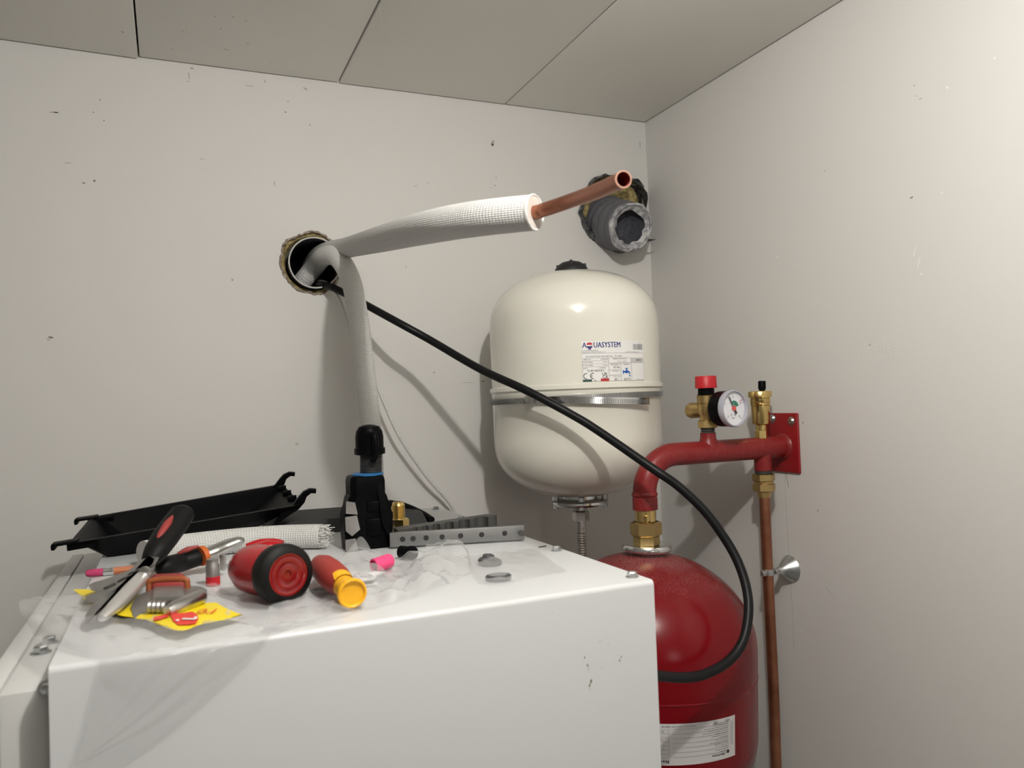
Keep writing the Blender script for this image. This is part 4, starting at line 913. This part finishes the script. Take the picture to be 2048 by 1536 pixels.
mb.lathe([((.0052 if i % 2 else .0042), -.008+.0018*i) for i in range(10)], pz_, rt, 18); mb.build('thumb_wheel', M['dsteel'], W2)

# small steel fitting with a red base
sf_ = dep(426, 1160, .755); sb = V((sf_.x, sf_.y, T)); St = thing('tube_deburrer', sb, 'stubby steel cylinder with a red base between the wrench grip and the red screwdriver', 'deburring tool')
hz = sf_.z-T
mb = MB(); mb.lathe([(.0062, .0005), (.0066, .001), (.0066, hz+.0035), (.006, hz+.004)], sb, (0, 0, 1), 28); mb.build('red_base', M['knob'], St)
mb = MB(); mb.lathe([(.0063, hz+.003), (.0063, hz+.014), (.0055, hz+.0155), (.0055, hz+.02), (0, hz+.02)], sb, (0, 0, 1), 28); mb.build('steel_barrel', M['dsteel'], St)

# big red screwdriver
f0, f1 = dep(578, 1149, .662), dep(464, 1130, .738); sa = (f1-f0).normalized(); SL = (f1-f0).length
Sc = thing('screwdriver', V((f0.x, f0.y, T)), 'fat red handled screwdriver with a black rubber ring lying end on toward the front', 'screwdriver')
mb = MB(); mb.lathe([(.0178, .0), (.0215, .001), (.0245, .004), (.0252, .010), (.0245, .018), (.0215, .024), (.018, .026)], f0, sa, 48, False); mb.build('rubber_ring', M['grip'], Sc)
mb = MB(); mb.lathe([(.0186, .0032), (.0178, .0008), (.0160, .0008), (.0145, .0016), (.0130, .0012), (.0095, .0016), (.0085, .0022), (.0070, .0018), (.0035, .0020), (.0030, .0034), (0, .0036)], f0, sa, 48, False); mb.build('end_cap', M['redlens'], Sc)
mb = MB(); mb.lathe([(.0205, .022), (.0215, .034), (.0222, .050), (.0212, .066), (.0175, .078), (.010, .086), (0, .088)], f0, sa, 48, False); mb.build('handle', M['redpl'], Sc)
mb = MB(); q = [dep(492, 1092, .735), dep(520, 1085, .74), dep(548, 1084, .745), dep(566, 1086, .745)]; mb.tube(spline(q, 5), [.003, .0048, .005, .0035], 14, flat=.7); mb.tube([dep(500, 1103, .72), dep(535, 1094, .725), dep(563, 1093, .73)], [.008, .009, .0065], 16, flat=.7); mb.build('handle_wing', M['redpl'], Sc)
# small screwdriver
g0_, g1_ = dep(706, 1188, .638), dep(628, 1118, .735); ga = (g1_-g0_).normalized()
Ss = thing('screwdriver', V((g0_.x, g0_.y, T)), 'small dark red screwdriver with a flared yellow end cap', 'screwdriver')
mb = MB(); mb.lathe([(.0095, .0025), (.0098, .0008), (.0108, .0), (.0120, .0006), (.0124, .0025), (.0115, .006), (.0096, .012), (.0092, .024)], g0_, ga, 36, False); mb.lathe([(.0100, .002), (0, .0030)], g0_, ga, 36, False)
mb.build('yellow_cap', M['yellow'], Ss)
mb = MB(); mb.lathe([(.0088, .020), (.0104, .028), (.0124, .044), (.0128, .062), (.0118, .080), (.0085, .094), (.004, .100), (0, .100)], g0_, ga, 36, False); mb.build('handle', M['redmatt'], Ss)
mb = MB(); c = g0_+ga*.022; u, w, _ = frame(ga); vv = (V((0, 0, 1))-ga*ga.z).normalized(); hh2 = ga.cross(vv)
rows = []
for i in range(9):
    t = i/8; wd = .010*(1-t)**.6*.9+.0008; hgt = .0097+.0011*math.sin(t*PI/2)
    rows.append([c+ga*(.022*t)+(vv*math.cos(a)+hh2*math.sin(a))*(hgt+.0006) for a in [(k_/6-.5)*2*wd/.0105 for k_ in range(7)]])
mb.grid(rows); mb.build('yellow_tongue', M['yellow'], Ss)

# pink cap, black cap, pencil, leaflet
pc_ = top(765, 1131, .006); pa_ = V((.86, .35, .10)).normalized(); pc_ = V((pc_.x, pc_.y, T+.0085))
Pk = tag(MB().lathe([(.0060, 0), (.0072, .0004), (.0072, .019), (.0062, .0215), (.0, .022)], pc_-pa_*.011, pa_, 32, False).lathe([(.0060, 0), (.0060, .017), (0, .018)], pc_-pa_*.011, pa_, 32, False).build('end_cap', M['pink'], rec=False), 'bright pink vinyl end cap lying at the foot of the flaring tool', 'cap')
bc = V((.2305, .842, T+.0078)); ba = V((.75, .45, .0)).normalized()
tag(MB().lathe([(.0055, 0), (.0066, .001), (.0066, .014), (.0074, .0145), (.0074, .019), (.006, .021), (0, .021)], bc-ba*.006, V((.5, -.85, 0)), 28).build('end_cap', M['black']), 'small black plug lying behind the pink cap', 'cap')
e0 = top(172, 1141, .007); e0 = V((e0.x, e0.y, T+.004)); pd = V((.97, -.06, .0)).normalized()
e0 = V((ray(170, 1140).x/ray(170, 1140).y*.93, .93, T+.0042))
Pe = thing('pencil', e0-V((0, 0, .004)), 'orange pencil with a pink eraser poking out from under the black tray', 'pencil')
mb = MB(); mb.lathe([(0, 0), (.0025, .0008), (.0038, .003), (.0040, .018)], e0, pd, 20); mb.build('eraser', M['eraser'], Pe)
mb = MB(); mb.lathe([(.0042, .017), (.0044, .018), (.0040, .0195), (.0044, .021), (.0040, .0225), (.0044, .024), (.0042, .027)], e0, pd, 20); mb.build('ferrule', M['chrome'], Pe)
mb = MB(); mb.lathe([(.0040, .026), (.0040, .10), (.001, .115), (0, .116)], e0, pd, 6); mb.build('shaft', M['pencil'], Pe)

mb = MB()
for k_, (q, h) in enumerate((([(600, 1195), (755, 1170), (776, 1152), (640, 1148)], .001), ([(610, 1180), (745, 1160), (776, 1144), (650, 1138)], .0055))):
    P = [top(x, y, h) for x, y in q]; rows = []
    for i in range(9):
        t = i/8; rows.append([(P[0]*(1-s_)+P[1]*s_)*(1-t)+(P[3]*(1-s_)+P[2]*s_)*t+V((0, 0, .0007*math.sin(t*PI)*(k_)+.0003*math.sin(s_*9+k_))) for s_ in [j/10 for j in range(11)]])
    mb.grid(rows)
    for r_ in rows: pass
lf_ = mb.build('leaflet', M['paper']); tag(lf_, 'folded white paper leaflet under the clear bag right of the yellow screwdriver cap', 'paper')

# ------------------------------------------------------------------ plastic bags
def bez(net, nu, nv):
    rows = [spline(r, nu) for r in net]; cols = list(zip(*rows)); cc = [spline(list(c), nv) for c in cols]; return [list(r) for r in zip(*cc)]
def crumple(g, amp, sc, seed, zmin=None):
    for r in g:
        for p in r:
            n1 = noise.noise(V((p.x*sc, p.y*sc, seed))); n2 = noise.noise(V((p.x*sc*2.7, p.y*sc*2.7, seed+4)))
            p.z += amp*(abs(n1)*1.4-.35+n2*.4)
            if zmin is not None and p.z < zmin and p.y > Y0+.001: p.z = zmin+random.uniform(0, .0004)
    return g
Bg = thing('plastic_bag', top(300, 1250), 'clear plastic bag with a yellow printed header, spread under the pliers and over the edge', 'bag')
net = [[top(62, 1193, .006), top(150, 1187, .006), (top(260, 1178, .004)), top(400, 1172, .004), top(540, 1178, .006), top(655, 1185, .004)],
       [top(38, 1206, .010), top(135, 1215, .008), top(260, 1215, .004), top(400, 1212, .004), top(545, 1214, .005), top(690, 1214, .003)],
       [top(52, 1247, .004), top(120, 1262, .010), top(235, 1265, .010), top(380, 1262, .009), top(500, 1252, .010), top(640, 1232, .003)],
       [top(86, 1290, .0015), top(200, 1318, .0015), top(320, 1297, .008), top(415, 1284, .007), top(500, 1270, .006), top(575, 1256, .002)]]
mb = MB(); g = bez(net, 9, 9); crumple(g, .0045, 42, 2.2, T+.0009); 
for r in g:
    for p in r:
        if p.x < X0-.002: p.z = max(p.z, T-.008)
mb.grid(g); mb.build('film', M['film'], Bg, sharp=70)
mb = MB(); rows = []                           # flap hanging over the front
edgeL = [atZ(201, 1319, T+.002), atY(196, 1345, Y0-.006), atY(176, 1440, Y0-.010), atY(150, 1531, Y0-.014)]
edgeR = [atZ(545, 1263, T+.002), atY(500, 1310, Y0-.006), atY(330, 1440, Y0-.012), atY(153, 1532, Y0-.0145)]
eL, eR = spline(edgeL, 8), spline(edgeR, 8)
for i, (p, q) in enumerate(zip(eL, eR)):
    row = []
    for j in range(25):
        t = j/24; r_ = p*(1-t)+q*t; k_ = min(1, i/8); sag = math.sin(t*PI)*.010*k_*(1-i/26)
        r_ = r_+V((0, -sag*(.4+.6*math.sin(t*11+i*.12)**2), 0)); r_.y = min(r_.y, Y0-.001) if i > 4 else r_.y
        if i == 0: r_.z = T+.0015
        if 0 < i <= 4: r_.y = min(r_.y, Y0+.004-.002*i); r_.z = min(r_.z, T+.002)
        row.append(r_)
    rows.append(row)
mb.grid(rows); mb.build('hanging_flap', M['film'], Bg, sharp=70)
mb = MB()                                      # yellow printed header inside the bag
yn = [[top(146, 1187, .004), top(190, 1187, .004), top(250, 1190, .003), top(310, 1205, .003), top(370, 1215, .003), top(432, 1214, .005)],
      [top(162, 1200, .003), top(205, 1214, .002), top(260, 1222, .003), top(320, 1232, .003), top(390, 1235, .005), top(455, 1227, .004)],
      [top(186, 1222, .002), top(232, 1240, .002), top(282, 1246, .003), top(330, 1254, .005), top(400, 1256, .004), top(484, 1240, .002)],
      [top(186, 1223, .0015), top(240, 1243, .0015), top(288, 1248, .0025), top(356, 1272, .004), top(410, 1257, .0035), top(486, 1241, .0015)]]
g = bez(yn, 6, 5)
for r in g:
    for p in r: p.z = max(p.z, T+.0026)+.0038
mb.grid(g); hd = mb.build('printed_header', M['yband'], Bg); hd['label'] = 'yellow printed header with red marks'
def sheet_z(x, y):
    q = sorted(((p.x-x)**2+(p.y-y)**2, p.z) for r in g for p in r)[:5]; ws = [1/(d_+1e-7) for d_, _ in q]
    return sum(w_*z_ for w_, (_, z_) in zip(ws, q))/sum(ws)
def ybil(x, y, e=.0008):                       # point of the sheet seen at a measured spot
    z = T+.006
    for _ in range(4): p = atZ(x, y, z); z = sheet_z(p.x, p.y)+e
    return atZ(x, y, z)
mb = MB(); P = [(340, 1228), (362, 1226), (385, 1223), (394, 1228), (397, 1238), (392, 1246), (378, 1249), (356, 1250), (346, 1243)]
def patch(mb, P, e):
    zc_ = max(ybil(x, y, e).z for x, y in P); c = atZ(sum(p[0] for p in P)/len(P), sum(p[1] for p in P)/len(P), zc_); pts = [atZ(x, y, zc_) for x, y in P]; n = len(pts)
    patch.z = zc_; cv_ = mb.v(c); vs_ = [mb.v(p) for p in pts]
    for i in range(n): mb.f([cv_, vs_[i], vs_[(i+1) % n]])
patch(mb, [(308, 1234), (332, 1228), (340, 1232), (318, 1240), (306, 1240)], .0010); patch(mb, P, .0004); BZ = patch.z; mb.build('red_badge', M['rprint'], hd, smooth=False)
def flat_text(s, x, y, size, rot, e, mats, nm, bold=.02, xs=1):
    o_ = ybil(x, y, 0); m_ = MB(); put_text(m_, lambda a, b: V((o_.x+a, o_.y+b, sheet_z(o_.x+a, o_.y+b)+e)), s, 0, 0, size, bold, rot=rot, xs=xs); m_.build(nm, mats, hd, smooth=False)
o_ = atZ(371, 1238, BZ+.0009); m_ = MB(); put_text(m_, lambda a, b: o_+V((a, b, 0)), '?', 0, 0, .022, 0, rot=math.radians(-84), xs=2.1); m_.build('white_mark', M['wprint'], hd, smooth=False)
flat_text('re', 412, 1226, .030, math.radians(160), .0012, M['oprint'], 'red_letters', 0, .55)

B2 = thing('plastic_bag', top(850, 1140), 'crumpled clear plastic bag in front of the flaring bar, reaching under the screwdrivers', 'bag')
net = [[top(560, 1140, .006), top(655, 1125, .010), dep(715, 1083, .845), dep(752, 1102, .84), top(800, 1115, .010), dep(862, 1090, .845), dep(915, 1078, .845), top(938, 1112, .004)],
       [top(560, 1170, .006), top(660, 1160, .008), top(722, 1140, .012), dep(775, 1138, .80), dep(830, 1112, .81), dep(880, 1098, .815), dep(925, 1098, .81), top(942, 1128, .002)],
       [top(540, 1215, .005), top(650, 1205, .005), top(730, 1185, .008), top(800, 1165, .008), top(850, 1148, .012), dep(900, 1128, .775), top(925, 1137, .006), top(945, 1142, .001)],
       [top(520, 1268, .002), top(630, 1245, .002), top(720, 1222, .002), top(800, 1198, .003), top(860, 1178, .005), top(910, 1155, .005), top(925, 1150, .003), top(940, 1148, .001)]]
mb = MB(); g2 = bez(net, 8, 9); crumple(g2, .011, 40, 8.4, T+.0009); mb.grid(g2); mb.build('film', M['film2'], B2, sharp=60)

Zb = thing('zip_bag', top(1030, 1130), 'small flat clear zip bag holding rubber rings on the right of the cabinet top', 'bag')
net = [[top(935, 1113, .003), top(985, 1106, .007), top(1025, 1101, .003), top(1066, 1096, .001)],
       [top(938, 1130, .003), top(990, 1124, .0075), top(1045, 1118, .003), top(1090, 1112, .001)],
       [top(945, 1148, .002), top(998, 1146, .0062), top(1060, 1136, .002), top(1112, 1129, .001)],
       [top(958, 1166, .0012), top(1000, 1165, .003), top(1070, 1153, .0012), top(1136, 1143, .0008)]]
mb = MB(); g3 = bez(net, 8, 8); crumple(g3, .0012, 90, 1.4, T+.0012); mb.grid(g3); mb.build('film', M['film2'], Zb, sharp=60)
mb = MB(); q0, q1 = top(925, 1116, .0012), top(1066, 1096, .0012); mb.tube([q0, (q0+q1)/2+V((0, 0, .001)), q1], .0005, 8); mb.build('zip_seam', M['film2'], Zb)
def ring(p, R, r, ax, label):
    m_ = MB(); prof = [(R+r*math.cos(2*PI*i/12), r*math.sin(2*PI*i/12)) for i in range(13)]; m_.lathe(prof, p, ax, 40, False)
    return tag(m_.build('rubber_ring', M['oring']), label, 'ring', 'rubber rings in the zip bag')
ring(top(997, 1154, .0028), .0098, .0026, (0, .05, 1), 'black rubber ring lying flat alone nearest the cabinet front edge in the zip bag')
ring(top(980, 1123, .0035), .0098, .0027, (.10, -.1, 1), 'larger black rubber ring of the stacked pair in the zip bag')
ring(top(977, 1113, .0070), .0042, .0022, (.1, -.1, 1), 'smallest black rubber ring resting on top of another ring in the zip bag')

def dusty(m, z0, z1, amt, col):
    nt = m.node_tree; b = nt.nodes['Principled BSDF']; tc = nt.nodes.new('ShaderNodeTexCoord'); sp_ = nt.nodes.new('ShaderNodeSeparateXYZ'); nt.links.new(tc.outputs['Object'], sp_.inputs[0])
    mr = nt.nodes.new('ShaderNodeMapRange'); mr.inputs[1].default_value = z0; mr.inputs[2].default_value = z1; nt.links.new(sp_.outputs[2], mr.inputs[0])
    n1 = nt.nodes.new('ShaderNodeTexNoise'); n1.inputs['Scale'].default_value = 900; n1.inputs['Detail'].default_value = 2; nt.links.new(tc.outputs['Object'], n1.inputs['Vector'])
    n2 = nt.nodes.new('ShaderNodeTexNoise'); n2.inputs['Scale'].default_value = 14; n2.inputs['Detail'].default_value = 3; nt.links.new(tc.outputs['Object'], n2.inputs['Vector'])
    m1 = nt.nodes.new('ShaderNodeMapRange'); m1.inputs[1].default_value = .40; m1.inputs[2].default_value = .68; nt.links.new(n1.outputs['Fac'], m1.inputs[0])
    m2 = nt.nodes.new('ShaderNodeMapRange'); m2.inputs[1].default_value = .38; m2.inputs[2].default_value = .62; nt.links.new(n2.outputs['Fac'], m2.inputs[0])
    q = None
    for o_ in (mr, m1, m2):
        if q is None: q = o_.outputs[0]; continue
        k_ = nt.nodes.new('ShaderNodeMath'); k_.operation = 'MULTIPLY'; nt.links.new(q, k_.inputs[0]); nt.links.new(o_.outputs[0], k_.inputs[1]); q = k_.outputs[0]
    k_ = nt.nodes.new('ShaderNodeMath'); k_.operation = 'MULTIPLY'; nt.links.new(q, k_.inputs[0]); k_.inputs[1].default_value = amt
    mx = nt.nodes.new('ShaderNodeMix'); mx.data_type = 'RGBA'; mx.inputs['A'].default_value = b.inputs['Base Color'].default_value; mx.inputs['B'].default_value = (*col, 1)
    nt.links.new(k_.outputs[0], mx.inputs['Factor']); nt.links.new(mx.outputs['Result'], b.inputs['Base Color'])
    rr_ = nt.nodes.new('ShaderNodeMapRange'); rr_.inputs[3].default_value = b.inputs['Roughness'].default_value; rr_.inputs[4].default_value = .7; nt.links.new(k_.outputs[0], rr_.inputs[0]); nt.links.new(rr_.outputs[0], b.inputs['Roughness'])
dusty(M['red'], .295, .345, .6, (.46, .27, .25))

# ------------------------------------------------------------------ light
def lamp(name, kind, loc, power, col, size=.03, rot=None, shape=None):
    d = bpy.data.lights.new(name, kind); d.energy = power; d.color = col
    if kind == 'POINT': d.shadow_soft_size = size
    else: d.shape = 'DISK'; d.size = size
    o = bpy.data.objects.new(name, d); COL.objects.link(o); o.location = loc
    if rot: o.rotation_euler = rot
    return o
lamp('room_lamp', 'POINT', (.25, .24, .46), 14.4, (1, .97, .93), .014)
lamp('fill_light', 'POINT', (.35, -1.25, .05), 3.6, (1, .965, .93), .15)  # added fill behind the camera to lift the shadows, not a fitting of the room
w = bpy.data.worlds.new('world'); S.world = w; w.use_nodes = True
w.node_tree.nodes['Background'].inputs[0].default_value = (.5, .5, .5, 1); w.node_tree.nodes['Background'].inputs[1].default_value = .1
S.view_settings.view_transform = 'Standard'; S.view_settings.look = 'None'; S.view_settings.gamma = 1; S.view_settings.use_curve_mapping = False
S.view_settings.exposure = .1
